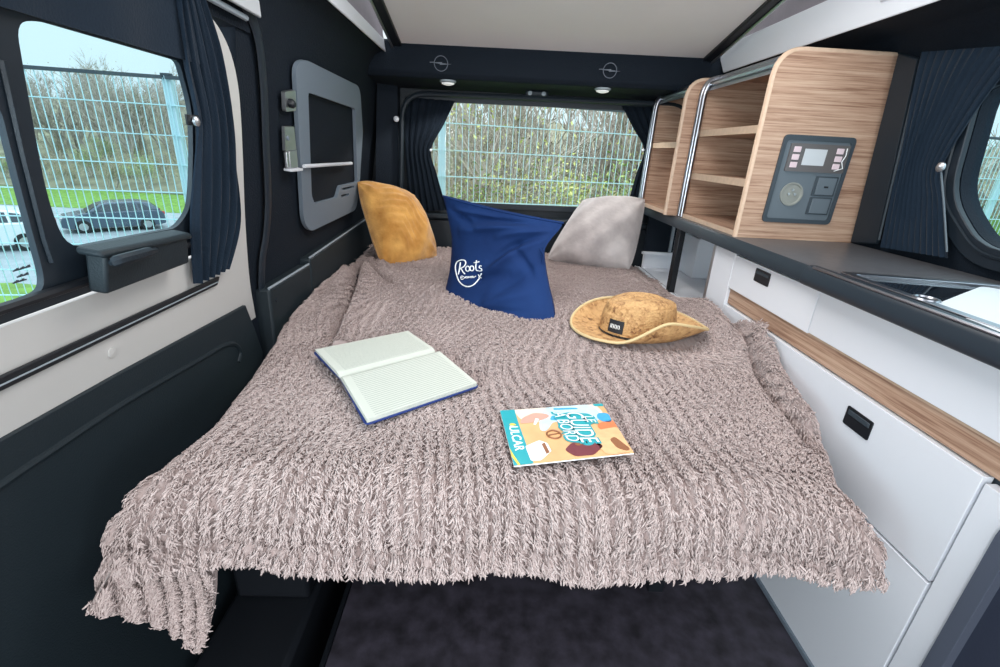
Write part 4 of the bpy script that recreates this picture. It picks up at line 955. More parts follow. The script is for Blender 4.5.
def cushion(name, label, c4, thick, m, cat='cushion', pinch=.06, lump=.006, seed=3, n=34, extra=None):
    fn, nn = cushion_fn(c4, thick, pinch, lump, seed)
    mb = MB(); N = n
    vs = []; ix = {}
    for s in (1, -1):
        for j in range(N):
            for i in range(N):
                edge = i in (0, N-1) or j in (0, N-1)
                if s < 0 and edge: ix[(s, i, j)] = ix[(1, i, j)]; continue
                u, v = i/(N-1), j/(N-1)
                # denser towards the rim
                u = .5-.5*math.cos(PI*u); v = .5-.5*math.cos(PI*v)
                p = fn(u, v, s)
                if extra and s > 0: p = p+nn*extra(u, v)
                ix[(s, i, j)] = len(vs); vs.append(p)
    fs = []
    for s in (1, -1):
        for j in range(N-1):
            for i in range(N-1):
                q = (ix[(s, i, j)], ix[(s, i+1, j)], ix[(s, i+1, j+1)], ix[(s, i, j+1)])
                fs.append(q if s > 0 else q[::-1])
    mb.add(vs, fs)
    base = np.array(vs).min(0)
    t = thing(name, label, cat, (np.array(vs)[:, 0].mean(), np.array(vs)[:, 1].mean(), base[2]))
    mb.build('cover', m, t, smooth=180)
    rim = [vs[ix[(1, i, 0)]] for i in range(N)]+[vs[ix[(1, N-1, j)]] for j in range(1, N)]+[vs[ix[(1, i, N-1)]] for i in range(N-2, -1, -1)]+[vs[ix[(1, 0, j)]] for j in range(N-2, 0, -1)]
    MB().tube(rim, .0022, 5, closed=True).build('seam', m, t)
    return t, fn, nn, np.array(vs)

def build_soft():
    def leaf(u, v):
        # embossed leaf: a mid rib with slanting ribs on both sides
        x = (u-.45)*1.0; y = (v-.45)
        r = x*.80+y*.60; q = -x*.60+y*.80
        k = math.exp(-(r/.30)**4)*math.exp(-(q/.34)**4)
        return .0055*k*math.sin((q-abs(r)*.7)*62)+.006*k*math.exp(-(r/.016)**2)
    c4 = (PY(356, 180, 2.06), PY(414, 194, 2.20), PY(438, 256, 2.09), PY(385, 273, 1.92))
    cushion('throw_cushion', 'mustard yellow plush cushion with an embossed leaf, leaning in the back corner', c4, .095, 'mustard', pinch=-.05, lump=.008, seed=1.3, n=60, extra=leaf)
    c4 = (PY(583, 199, 2.25), PY(646, 198, 2.21), PY(630, 271, 2.02), PY(546, 259, 2.10))
    cushion('throw_cushion', 'light grey plush cushion leaning by the rear window and shelves', c4, .10, 'grey_plush', pinch=-.03, lump=.008, seed=4.1, n=44)

    # ---- canvas bag standing on the bed
    rows = [  # (left px, y) (right px, y): top to bottom
     ((443, 196, 1.70), (563, 223, 1.46)), ((446, 208, 1.70), (559, 230, 1.455)), ((449.5, 222, 1.685), (552, 238, 1.445)), ((453, 238, 1.67), (544.5, 250, 1.43)), ((453, 254, 1.645), (545, 266, 1.405)),
     ((452, 270, 1.62), (548, 285, 1.375)), ((449, 286, 1.59), (552, 304, 1.335)), ((447, 301, 1.545), (554, 322, 1.29)), ((449, 305, 1.53), (551, 325.5, 1.285))]
    Lp = smooth_path([PY(*r[0]) for r in rows], 6); Rp = smooth_path([PY(*r[1]) for r in rows], 6)
    nv = len(Lp); nu = 64
    yax = np.array(Rp[nv//2])-np.array(Lp[nv//2]); nrm = np.cross(yax, (0, 0, 1)); nrm /= np.linalg.norm(nrm)
    if nrm[1] > 0: nrm = -nrm
    nrm = nrm+np.array((0, 0, .12)); nrm /= np.linalg.norm(nrm)
    folds = [((.20, .30), (.92, .14), .012, .035), ((.55, .52), (.97, .22), -.012, .03), ((.50, .60), (.97, .30), .013, .03), ((.30, .66), (.72, .58), -.007, .03), ((.55, .78), (.95, .66), .010, .035), ((.45, .86), (.95, .80), -.007, .025), ((.05, .1), (.35, .26), -.007, .03), ((.78, .36), (.96, .62), -.010, .03), ((.12, .12), (.5, .10), .006, .02), ((.60, .30), (.95, .17), .010, .03), ((.35, .18), (.75, .12), -.006, .03), ((.62, .72), (.95, .50), -.009, .03), ((.50, .95), (.90, .88), .007, .025), ((.12, .90), (.45, .93), -.005, .03)]
    def bag(u, v, side):
        k = v*(nv-1); i = min(int(k), nv-2); f = k-i
        p = np.array(Lp[i].lerp(Lp[i+1], f))*(1-u)+np.array(Rp[i].lerp(Rp[i+1], f))*u
        # the bottom edge bows towards the viewer, the top edge sags
        p = p+np.array((0, 0, -.006*math.sin(PI*u)*max(0, 1-v*6)))
        p = p+np.array((0, 0, -.018*math.sin(PI*u)**.8*max(0, (v-.8)/.2)))
        th = (.020+.058*min(1, v/.8))*(max(0, 1-abs(2*u-1)**2.6))**.5*(1 if v < .93 else max(.6, 1-(v-.93)*5))
        w = 0
        for a, b, d, s in folds:
            ex, ey = b[0]-a[0], b[1]-a[1]; t = max(0, min(1, ((u-a[0])*ex+(v-a[1])*ey)/(ex*ex+ey*ey)))
            dd = math.hypot(u-a[0]-ex*t, v-a[1]-ey*t); w += 2.0*d*math.exp(-(dd/(s*1.15))**2)*math.sin(PI*(.15+.7*t))
        return p+nrm*side*(th+.0)+nrm*w*(1 if side > 0 else .3)*max(0, 1-abs(2*u-1)**4)
    vs = []; fs = []
    NV = 70
    for s in (1, -1):
        for j in range(NV):
            for i in range(nu): vs.append(bag(i/(nu-1), j/(NV-1), s))
    o = NV*nu
    for j in range(NV-1):
        for i in range(nu-1):
            q = (j*nu+i, j*nu+i+1, (j+1)*nu+i+1, (j+1)*nu+i); fs.append(q[::-1]); fs.append(tuple(k+o for k in q))
    for j in range(NV-1):
        for i in (0, nu-1): fs.append((j*nu+i, (j+1)*nu+i, (j+1)*nu+i+o, j*nu+i+o))
    for i in range(nu-1): fs.append(((NV-1)*nu+i, (NV-1)*nu+i+1, (NV-1)*nu+i+1+o, (NV-1)*nu+i+o))
    A = np.array(vs); bz = A[:, 2].min()
    t = thing('canvas_bag', 'navy blue canvas bag with a white round script logo, standing upright on the blanket', 'bag', (A[:, 0].mean(), A[:, 1].mean(), bz))
    body = MB().add(vs, fs).build('body', 'canvas', t, smooth=180)
    top = [vs[i] for i in range(nu)]+[vs[o+i] for i in range(nu-1, -1, -1)]
    MB().tube(top, .0035, 6, closed=True).build('top_hem', 'canvas', t)
    # cord tag by the upper corner
    p = PY(540, 249, 1.41); MB().tube(smooth_path([p+np.array((.0, 0, .0)), p+np.array((.012, -.004, -.02)), p+np.array((.006, -.006, -.05))], 5), .004, 6).build('drawcord', 'canvas', t)
    bvh = BVHTree.FromPolygons([Vector(p) for p in vs], fs)
    def hit(cx, cy):
        u, v = 440+cx/12.13, 245+cy/12.13
        d = V(ray(u, v)).normalized(); h = bvh.ray_cast(V(CAM), d)
        return (h[0]-d*.0022) if h[0] else None
    m = MB()
    def stroke(pts, r=.0017, closed=False):
        if closed: P2 = [Vector((x, y, 0)) for x, y in pts]
        else: P2 = smooth_path([(x, y, 0) for x, y in pts], 5)
        Q = [hit(p.x, p.y) for p in P2]; Q = [q for q in Q if q is not None]
        if len(Q) > 1: m.tube(Q, r, 6, closed=closed)
    def oval(cx, cy, rx, ry, n=16): return [(cx+rx*math.cos(2*PI*k/n), cy+ry*math.sin(2*PI*k/n)) for k in range(n)]
    stroke([(208, 385), (192, 320), (187, 260), (205, 208), (250, 184), (295, 186), (312, 212), (300, 250), (268, 275), (240, 284)], .0022)
    stroke([(247, 212), (238, 280), (222, 358)], .0022); stroke([(240, 284), (262, 298), (280, 330), (302, 350)], .0022)
    stroke(oval(335, 288, 24, 31), .002, True); stroke(oval(387, 284, 23, 30), .002, True)
    stroke([(442, 188), (434, 260), (440, 305), (466, 312)], .002); stroke([(410, 216), (476, 204)], .0018)
    stroke([(503, 256), (480, 254), (476, 274), (503, 290), (506, 310), (476, 318)], .0018)
    stroke([(208, 385), (235, 445), (285, 490), (340, 505), (400, 487), (448, 442), (482, 398)], .0022)
    # small second line
    stroke([(284, 382), (260, 376), (250, 396), (262, 416), (286, 410)], .0013); stroke([(254, 395), (274, 393)], .0011)
    stroke([(290, 384), (300, 404), (310, 382)], .0011); stroke(oval(322, 392, 8, 10, 10), .0011, True); stroke([(331, 382), (332, 402)], .0011)
    stroke([(352, 381), (340, 384), (350, 393), (340, 400)], .0011); stroke([(361, 382), (361, 399)], .0011); stroke(oval(376, 389, 9, 10, 10), .0011, True)
    stroke([(392, 398), (392, 379), (402, 381), (405, 396), (412, 392), (436, 376)], .0011)
    stroke([(464, 356), (480, 382), (502, 344)], .0015); stroke([(468, 396), (486, 374), (506, 352)], .0015); stroke([(482, 384), (502, 402)], .0013); stroke([(502, 344), (506, 352)], .0012)
    e = m.build('logo', 'whiteprint', body, smooth=180); e['label'] = 'white script logo in a hand-drawn ring'

def build_hat():
    c = np.array(PZ(640, 340, ZB)); c = np.array((.425, 1.225, ZB+.012)); rz = math.radians(7)
    t = thing('straw_hat', 'tan woven straw hat with a curled brim lying on the blanket', 'hat', c)
    cr, sr = math.cos(rz), math.sin(rz)
    def W(x, y, z): return np.array((c[0]+x*cr-y*sr, c[1]+x*sr+y*cr, c[2]+z))
    def crown(th, k):
        # k: 0 base .. 1 top centre
        ca, sa = math.cos(th), math.sin(th)
        if k < .62:
            q = k/.62; r = 1.0-.13*q**1.5; z = .088*.92*q
        else:
            q = (k-.62)/.38; r = .84*math.cos(q*PI/2)**.75; z = .066+.028*math.sin(min(1, q*1.25)*PI/2)
        x, y = .108*r*ca, .088*r*sa
        dent = .010*math.exp(-(y/.020)**2)*(1 if k > .62 else 0)*min(1, (k-.62)/.2 if k > .62 else 0)*(1-.5*max(0, x/.1))
        pin = 0
        for sx, sy in ((-.075, .04), (-.075, -.04)):
            pin += .010*math.exp(-((x-sx)**2+(y-sy)**2)/.0009)*(k > .4)
        return W(x, y, .006+z-dent-pin)
    def brim(th, k, dz=0):
        ca, sa = math.cos(th), math.sin(th)
        rx0, ry0 = .108, .088; rx1, ry1 = .188, .165
        curl = abs(sa)**2.0
        a = k; 
        ext = 1-.30*curl*k**1.5
        x = (rx0+(rx1-rx0)*a*(1-.0*curl))*ca; y = (ry0+(ry1-ry0)*a*ext)*sa
        near = min(1, max(0, (ca+.62)/.75)); near = near*near*(3-2*near)
        z = .004+curl*((.012+.058*near) if sa < 0 else .050*(1-.25*ca))*k**1.6+(1-curl)*.006*k
        if ca > .4: z += (.010*(ca-.4)/.6)*k
        z -= .004*(1-k)
        return W(x, y, z+dz)
    n = 96
    MB().grid(lambda u, v: crown(2*PI*u, v), n, 26, closeu=True).build('crown', 'straw', t, smooth=180)
    m = MB(); nb = 14; vs = []; fs = []
    for dz in (0, -.0035):
        for j in range(nb):
            for i in range(n): vs.append(brim(2*PI*i/n, j/(nb-1), dz))
    o = nb*n
    for j in range(nb-1):
        for i in range(n):
            i2 = (i+1) % n; q = (j*n+i, j*n+i2, (j+1)*n+i2, (j+1)*n+i); fs += [q, tuple(k+o for k in q[::-1])]
    for i in range(n):
        i2 = (i+1) % n; fs += [((nb-1)*n+i, (nb-1)*n+i2, (nb-1)*n+i2+o, (nb-1)*n+i+o), (i2, i, i+o, i2+o)]
    m.add(vs, fs); br = m.build('brim', 'straw_brim', t, smooth=180)
    MB().tube([brim(2*PI*i/n, 1, -.0017) for i in range(n)], .0038, 6, closed=True).build('brim_binding', 'binding', br)
    # dark label at the foot of the crown
    def lab(u, v):
        th = math.radians(203+u*26); p = crown(th, .05+v*.26); q = np.array(p)-W(0, 0, p[2]-c[2]); q[2] = 0; q /= np.linalg.norm(q)+1e-9
        return p+q*.0025
    k = MB().sheet(lab, 10, 5, (0, 0, .0008)).build('label_tab', 'tag', t, smooth=60)
    m = MB()
    for i in range(7):
        a = lab(.18+i*.095, .35); b = lab(.18+i*.095, .68); d = lab(.235+i*.095, .6 if i % 2 else .4); out = np.array(a)-W(0, 0, a[2]-c[2]); out[2] = 0; out /= np.linalg.norm(out)
        m.tube([a+out*.001, b+out*.001], .0007, 4); m.tube([b+out*.001, d+out*.001], .0006, 4)
    m.build('label_print', 'whiteprint', k)

def build_book():
    z = ZB+.030
    A, B, Cc, D = [PZ(u, v, z) for u, v in ((315, 348), (408, 329.5), (477, 382), (367, 418.5))]
    S0, S1 = PZ(340, 375, z), PZ(436, 350, z)
    A, B, Cc, D, S0, S1 = [np.array(p) for p in (A, B, Cc, D, S0, S1)]
    t = thing('notebook', 'open notebook with blank ruled ivory pages and a blue cover', 'notebook', (A+B+Cc+D)/4-np.array((0, 0, .010)))
    t['label'] = 'open notebook with blank ruled ivory pages and a blue cover on the blanket'
    dn = np.array((0, 0, -.009)); g = .006
    def grow(p, c): d = p-c; return c+d*(1+g/np.linalg.norm(d))
    cA = (A+B+S0+S1)/4; cB = (Cc+D+S0+S1)/4
    m = MB(); m.plate(round_poly([grow(A, cA)+dn, grow(B, cA)+dn, S1+dn, S0+dn], [.012, .012, 0, 0]), (0, 0, -.003))
    m.plate(round_poly([S0+dn, S1+dn, grow(Cc, cB)+dn, grow(D, cB)+dn], [0, 0, .012, .012]), (0, 0, -.003))
    m.build('cover', 'blue_cover', t, smooth=30, bevel=.001)
    # page blocks: fat near the spine gutter, thin at the fore edge; spine end dips
    def block(s0, s1, e0, e1, name, hmax):
        nu, nv = 14, 20
        def top(u, v):
            # v 0 at spine .. 1 fore edge
            p = (s0*(1-u)+s1*u)*(1-v)+(e0*(1-u)+e1*u)*v
            h = hmax*(min(1, v/.10)**.5)*(1-.55*max(0, v-.10))-.004*(1-min(1, v/.06))
            return p+np.array((0, 0, -.007+h))
        vs = []; fs = []; uv = []
        for j in range(nv):
            for i in range(nu): vs.append(top(i/(nu-1), j/(nv-1))); uv.append((i/(nu-1), j/(nv-1)))
        n = nu*nv
        for j in range(nv):
            for i in range(nu):
                p = np.array(vs[j*nu+i]); q = (s0*(1-i/(nu-1))+s1*i/(nu-1))*(1-j/(nv-1))+(e0*(1-i/(nu-1))+e1*i/(nu-1))*(j/(nv-1))
                vs.append(q+np.array((0, 0, -.0088))); uv.append((.01, .01))
        for j in range(nv-1):
            for i in range(nu-1):
                q = (j*nu+i, j*nu+i+1, (j+1)*nu+i+1, (j+1)*nu+i); fs += [q, tuple(k+n for k in q[::-1])]
        bd = [i for i in range(nu)]+[j*nu+nu-1 for j in range(1, nv)]+[(nv-1)*nu+i for i in range(nu-2, -1, -1)]+[j*nu for j in range(nv-2, 0, -1)]
        for k in range(len(bd)):
            a, b = bd[k], bd[(k+1) % len(bd)]; fs.append((b, a, a+n, b+n))
        m = MB(); m.add(vs, fs); return m.build(name, 'page', t, smooth=35, uv=uv)
    block(S0, S1, A, B, 'page_block', .007); block(S0, S1, D, Cc, 'page_block', .011)
    # ribbon / elastic tip below the fore edge
    p, q = PZ(380, 414, ZB+.004), PZ(402, 407, ZB+.004)
    r = MB().plate(round_poly([p, q, q+np.array((-.004, -.016, 0)), p+np.array((.008, -.008, 0))], .004), (0, 0, .002)).build('cover_flap', 'blue_cover', t); r['label'] = 'blue tip of the cover'

def text_mesh(s, size, font_shear=0, extr=.0003, offset=0):
    c = bpy.data.curves.new('t', 'FONT'); c.body = s; c.size = size; c.extrude = extr; c.shear = font_shear; c.offset = offset; c.align_x = 'CENTER'; c.align_y = 'CENTER'
    o = bpy.data.objects.new('t', c); COL.objects.link(o)
    bpy.context.view_layer.update()
    me = bpy.data.meshes.new_from_object(o.evaluated_get(bpy.context.evaluated_depsgraph_get()))
    vs = [tuple(v.co) for v in me.vertices]; fs = [tuple(p.vertices) for p in me.polygons]
    bpy.data.objects.remove(o); bpy.data.curves.remove(c); bpy.data.meshes.remove(me)
    return vs, fs

def build_magazine():
    z = ZB+.022
    A, B, Cc, D = [np.array(PZ(u, v, z)) for u, v in ((500, 411), (602, 404), (634, 453), (514, 466))]
    t = thing('guide_booklet', 'colourful printed guide booklet lying on the blanket near the front', 'booklet', (A+B+Cc+D)/4-np.array((0, 0, .006)))
    e = MB().plate([A, B, Cc, D], (0, 0, -.0022)).build('pages', 'whiteprint', t, smooth=0)
    ax = ((D-A)+(Cc-B))/2; ay = ((B-A)+(Cc-D))/2; W = np.linalg.norm(ax); H = np.linalg.norm(ay)
    def Q(u, v, k=0):   # u reading direction (away -> near), v from the strip towards the far edge
        p = (A*(1-u)+D*u)*(1-v)+(B*(1-u)+Cc*u)*v
        return p+np.array((0, 0, k*.00025))
    def patch(name, m, uv, k, r=0, par=None):
        pts = [Q(a, b, k) for a, b in uv]
        if r: pts = round_poly(pts, r)
        return MB().plate(pts, (0, 0, .0002)).build(name, m, par or t, smooth=0)
    cov = patch('cover_photo', 'tan', [(0, 0), (0, 1), (1, 1), (1, 0)], 1)
    patch('paper_print', 'cream', [(0, .12), (0, .93), (.22, .96), (.30, .72), (.24, .5), (.30, .30), (.26, .2), (.20, .16)], 2, .01, cov)
    patch('splash_print', 'paleblue', [(.0, .42), (.0, .88), (.20, .93), (.38, .86), (.40, .70), (.30, .45), (.48, .36), (.47, .30), (.30, .32), (.12, .38)], 3, .012, cov)
    patch('splash_print', 'skyblue', [(.03, .50), (.05, .72), (.09, .74), (.07, .5)], 4, .004, cov)
    patch('splash_print', 'skyblue', [(.18, .46), (.24, .58), (.30, .56), (.28, .42)], 4, .006, cov)
    patch('splash_print', 'skyblue', [(.20, .90), (.22, 1.0), (.42, .985), (.40, .90), (.30, .86)], 4, .01, cov)
    patch('splash_print', 'teal', [(.0, .90), (.0, 1.0), (.06, 1.0), (.05, .91)], 4, .003, cov)
    patch('hand_print', 'skin', [(.19, .18), (.10, .30), (.14, .42), (.20, .44), (.25, .38), (.30, .26), (.30, .14)], 4, .008, cov)
    patch('hand_print', 'whiteprint', [(.22, .30), (.34, .26), (.35, .28), (.24, .33)], 5, 0, cov)
    patch('bread_print', 'orange', [(.42, .84), (.36, 1.0), (.58, 1.0), (.56, .86), (.50, .82)], 4, .008, cov)
    patch('bread_print', 'apricot', [(.55, .80), (.52, 1.0), (.98, .99), (1.0, .86), (.98, .76), (.74, .72)], 5, .008, cov)
    patch('bread_print', 'brownprint', [(.74, .86), (.70, .92), (.94, .99), (.97, .95), (.90, .88)], 6, .006, cov)
    patch('chocolate_print', 'maroon', [(.74, .52), (.70, .70), (.84, .78), (.97, .66), (.96, .50), (.84, .44)], 5, .006, cov)
    patch('chocolate_print', 'brownprint', [(.76, .54), (.72, .68), (.76, .70), (.80, .56)], 6, .003, cov)
    patch('leaflet_print', 'whiteprint', [(.72, .13), (.64, .26), (.70, .32), (.84, .33), (.97, .22), (.96, .14)], 5, .003, cov)
    patch('leaflet_print', 'brownprint', [(.71, .27), (.69, .30), (.86, .31), (.88, .28)], 6, 0, cov)
    # round badge
    c = Q(.56, .405, 6); m = MB(); m.tube([c+.012*np.array((math.cos(a), math.sin(a), 0)) for a in np.linspace(0, 2*PI, 25)[:-1]], .0016, 5, closed=True); m.tube([c+np.array((-.009, -.003, 0)), c+np.array((.009, .004, 0))], .001, 5)
    m.build('badge_print', 'brownprint', cov)
    strip = patch('cover_strip', 'teal', [(0, 0), (0, .135), (.3, .135), (.75, .145), (1, .155), (1, 0)], 3, 0)
    patch('strip_edge', 'yellowprint', [(.72, .0), (.84, .018), (1.0, .05), (1.0, .03), (.86, .0)], 4, 0, strip)
    ux = ax/W; uy = ay-ux*ay.dot(ux); uy /= np.linalg.norm(uy)
    # reading direction ux, letters upright along uy
    def put(s, size, u, v, m, k, par, off=0, rot=0, name='lettering', shear=.12, xs=1):
        vs, fs = text_mesh(s, size, shear, .0001, off); c = Q(u, v, k); cr, sr = math.cos(rot), math.sin(rot)
        pts = [c+ux*(x*cr*xs-y*sr)+uy*(x*sr*xs+y*cr)+np.array((0, 0, zz)) for x, y, zz in vs]
        mb = MB(); mb.add(pts, fs); return mb.build(name, m, par, smooth=0)
    for s, size, u, v, xs in (('GUIDE', .044, .46, .665, .74), ('LE', .024, .33, .785, .9), ('À BORD', .031, .43, .535, .80)):
        put(s, size, u, v, 'teal', 7, cov, .0034, .04, 'lettering_outline', xs=xs)
        put(s, size, u, v, 'whiteprint', 11, cov, .0, .04, xs=xs)
    patch('lettering_outline', 'teal', [(.14, .60), (.18, .73), (.22, .83), (.40, .83), (.44, .75), (.76, .74), (.83, .66), (.70, .52), (.40, .475), (.20, .50)], 6, .010, cov)
    put('ULCAR', .022, .56, .075, 'whiteprint', 5, strip, .0004, 0, shear=0)
    # small mark in front of the word
    patch('strip_mark', 'yellowprint', [(.29, .05), (.28, .085), (.32, .115), (.335, .085), (.32, .05)], 5, .004, strip)
    patch('strip_mark', 'whiteprint', [(.335, .04), (.325, .07), (.36, .10), (.37, .065)], 5, .004, strip)

# ================================================================== OUTSIDE
ZG = -.45
ZP = -3.3
def fence_y(x): return 4.1+.17*x
def build_outside():
    o = MB().box((-12, -4, ZG-.3), (14, 3.0, ZG-.001)).build('ground', 'asphalt'); struct(o, 'grey wet ground around the van', 'ground')
    m = MB().sheet(lambda u, v: (-14+30*u, 2.9+v*(fence_y(-14+30*u)+1.2-2.9), ZG+.012+.02*math.sin(u*200+v*9)), 120, 8, (0, 0, -.25)).build('grass_strip', 'grass'); tag(m, 'grass strip along the foot of the mesh fence', 'grass', kind='stuff')
    def slope(u, v):
        x = -40+80*u; y = fence_y(max(-14, min(16, x)))+1.1+v*7.5; return (x, y, ZG-.01-(ZG-ZP)*min(1, v*1.02)**.8)
    m = MB().sheet(slope, 80, 16, (0, 0, -.3)).build('terrain', 'grass'); struct(m, 'grassy slope falling away beyond the fence', 'terrain')
    o = MB().box((-70, 6, ZP-.3), (60, 31, ZP)).build('ground', 'asphalt'); struct(o, 'grey car park below the slope', 'ground')
    m = MB().sheet(lambda u, v: (-90+170*u, 28+v*4.6, ZP+.02+v*.5), 60, 4, (0, 0, -.3)).build('terrain', 'grass'); struct(m, 'green grass verge at the far side of the car park', 'terrain')
    m = MB().sheet(lambda u, v: (-90+170*u, 32.5+v*32, ZP+.6+v*7.0+.5*math.sin(u*50+v*5)*v), 90, 16, (0, 0, -.3)).build('terrain', 'scrub'); struct(m, 'brownish scrub bank rising behind the car park', 'terrain')
    # mesh fence: panels and posts
    wx = 1.9; x0 = -.42-5*wx
    posts = []
    for k in range(12):
        x = x0+k*wx
        if x < -9 or x > 10.5: continue
        y = fence_y(x)
        p = thing('fence_post', 'pale post of the mesh fence seen through the rear window' if abs(x+.42) < .1 else 'pale post of the mesh fence outside', 'post', (x, y, ZG), None if abs(x+.42) < .1 else 'posts of the mesh fence')
        MB().box((x-.03, y+.012, ZG), (x+.03, y+.052, 1.40)).build('upright', 'post', p, bevel=.004)
        MB().box((x-.032, y+.010, 1.40), (x+.032, y+.054, 1.415)).build('post_cap', 'panel_dark', p, bevel=.002)
        posts.append(x)
    for k in range(len(posts)-1):
        xa, xb = posts[k]+.01, posts[k+1]-.01
        m = MB(); n = int((xb-xa)/.05); 
        for i in range(n+1):
            x = xa+(xb-xa)*i/n; y = fence_y(x); r = .0030
            m.box((x-r*.8, y-r*.8, ZG+.04), (x+r*.8, y+r*.8, 1.385))
        hz = [ZG+.06+.2*j for j in range(9)]
        for z in hz:
            for s in (-.006, .006):
                p = []
                for x in (xa, xb): p.append((x, fence_y(x)+s))
                r = .0032
                m.hexa([(p[0][0], p[0][1]-r, z-r), (p[1][0], p[1][1]-r, z-r), (p[1][0], p[1][1]+r, z-r), (p[0][0], p[0][1]+r, z-r), (p[0][0], p[0][1]-r, z+r), (p[1][0], p[1][1]-r, z+r), (p[1][0], p[1][1]+r, z+r), (p[0][0], p[0][1]+r, z+r)])
        r = .012
        a, b = fence_y(xa), fence_y(xb)
        t = thing('mesh_fence', 'welded wire fence panel outside', 'fence', ((xa+xb)/2, (a+b)/2, ZG), 'panels of the mesh fence')
        m.build('wire_mesh', 'wire', t, smooth=0)
        MB().hexa([(xa, a-r, 1.375), (xb, b-r, 1.375), (xb, b+r, 1.375), (xa, a+r, 1.375), (xa, a-r, 1.398), (xb, b-r, 1.398), (xb, b+r, 1.398), (xa, a+r, 1.398)]).build('top_rail', 'panel_dark', t, smooth=0)
        mid = (xa+xb)/2
        lab = 'welded wire fence panel outside, beyond the sliding door window' if mid < -1 else ('welded wire fence panel outside, behind the rear window' if mid < 2.2 else 'welded wire fence panel outside, beyond the window over the worktop')
        t['label'] = lab; t['group'] = 'fence panels '+lab.split('outside, ')[1]
    # shrubs and trees
    def shrub_mesh(seed, h, spread, bare, leafmat, nleaf):
        rd = random.Random(seed); m = MB(); tips = []
        def grow(p, d, L, r, dep):
            n = 3; pts = [p]; q = p
            for i in range(n):
                d = (d+Vector((rd.uniform(-1, 1), rd.uniform(-1, 1), rd.uniform(-.4, .7)))*.22).normalized(); q = q+d*L/n; pts.append(q)
            m.tube(pts, [r*(1-.45*i/n) for i in range(n+1)], 3 if dep > 1 else 5)
            if dep >= 2: tips.extend(pts[1:])
            if dep < (5 if bare else 4):
                for k in range(4 if dep < 2 else 3):
                    b = pts[rd.randint(1, n)]
                    nd = (d+Vector((rd.uniform(-1, 1), rd.uniform(-1, 1), rd.uniform(-.25, .7)))*spread).normalized()
                    grow(b, nd, L*rd.uniform(.55, .78), max(.0045 if bare else .004, r*.52), dep+1)
        for k in range(5 if not bare else 3):
            grow(Vector((rd.uniform(-.2, .2), rd.uniform(-.2, .2), 0)), Vector((rd.uniform(-.5, .5), rd.uniform(-.5, .5), 1)).normalized(), h*.42, .035*h/2, 0)
        lv = MB()
        if nleaf:
            for i in range(nleaf):
                c = rd.choice(tips)+Vector((rd.gauss(0, .10), rd.gauss(0, .10), rd.gauss(0, .10)))
                a = Vector((rd.gauss(0, 1), rd.gauss(0, 1), rd.gauss(0, 1))).normalized(); b = a.orthogonal().normalized(); s = rd.uniform(.018, .04) if not bare else rd.uniform(.010, .022)
                lv.add([c-a*s, c+b*s*.5+a*s*.1, c+a*s, c-b*s*.5+a*s*.1], [(0, 1, 2, 3)])
        return m, lv
    protos = {}
    kinds = {'green': (MT_L[0], 2600, False), 'yellow': (MT_L[1], 2200, False), 'bare': (MT_L[2], 260, True), 'brown': (MT_L[3], 1700, False), 'budding': (MT_L[1], 900, True)}
    def plant(kind, seed, x, y, z, h, label, group, rot, name):
        key = (kind, seed)
        if key not in protos:
            lm, nl, bare = kinds[kind]
            m, lv = shrub_mesh(seed, 2.2, .8 if not bare else .62, bare, lm, nl)
            t = thing(name, label, 'tree' if name == 'tree' else 'shrub', (0, 0, 0), group)
            m.build('branches', 'bark', t, smooth=0); 
            if lv.v: lv.build('foliage', lm, t, smooth=0)
            protos[key] = t
        else: t = copy_tree(protos[key])
        t.location = (x, y, z); t.scale = (h/2.2,)*3; t.rotation_euler = (0, 0, rot); t['label'] = label; t['group'] = group; t['category'] = 'tree' if name == 'tree' else 'shrub'
        t.name = name
        return t
    rd = random.Random(5)
    W = {'budding': 'tall yellow-green budding tree', 'bare': 'bare branched tree', 'brown': 'brownish shrub', 'green': 'green leafed shrub', 'yellow': 'yellow-green leafed shrub'}
    def gz(y, x):
        v = (y-fence_y(x)-1.1)/7.5
        return ZG-.02 if v < 0 else (ZG-.05-(ZG-ZP)*min(1, v*1.02)**.8 if y < 30 else ZP+(y-30)/34*8-.1)
    # behind the rear window: shrubs by the fence, loose bare trees higher up, one yellow-green tree in the middle
    for i, (x, y, tz, kd) in enumerate(((-.9, 7.6, .85, 'brown'), (-.3, 6.8, .75, 'green'), (.35, 7.4, .9, 'brown'), (1.0, 6.9, .75, 'yellow'), (1.6, 7.6, .95, 'green'), (2.2, 7.0, .8, 'brown'), (2.9, 7.8, 1.0, 'green'), (-.6, 6.0, .55, 'green'), (.2, 5.9, .5, 'brown'), (.8, 6.1, .5, 'green'), (1.4, 6.1, .55, 'yellow'), (2.0, 6.2, .6, 'green'),
            (.65, 9.0, 2.5, 'budding'), (2.9, 10.4, 2.5, 'budding'), (-1.1, 12.2, 3.6, 'bare'), (.1, 13.4, 4.0, 'bare'), (1.9, 13.0, 4.0, 'bare'), (3.2, 12.6, 3.9, 'bare'), (4.4, 13.4, 3.9, 'bare'))):
        z = gz(y, x); w = W[kd]
        plant(kd, i % 3, x, y, z, tz-z, w+' behind the fence seen through the rear window', w+' behind the rear window', rd.uniform(0, 6), 'tree' if kd in ('bare', 'budding') else 'shrub')
    # the far bank beyond the car park: along the left side windows
    def col(px, py, y):
        p = PY(px, py, y); return p[0], p[2]
    far = [(px, y, 74+9*math.sin(px*.3), 'bare') for px, y in ((-25, 40), (8, 38), (26, 44), (48, 39), (70, 45), (88, 40), (108, 44), (126, 39), (148, 43), (168, 40), (190, 45), (35, 49), (98, 50), (140, 50), (60, 38), (118, 37), (16, 47), (158, 48), (80, 47))]
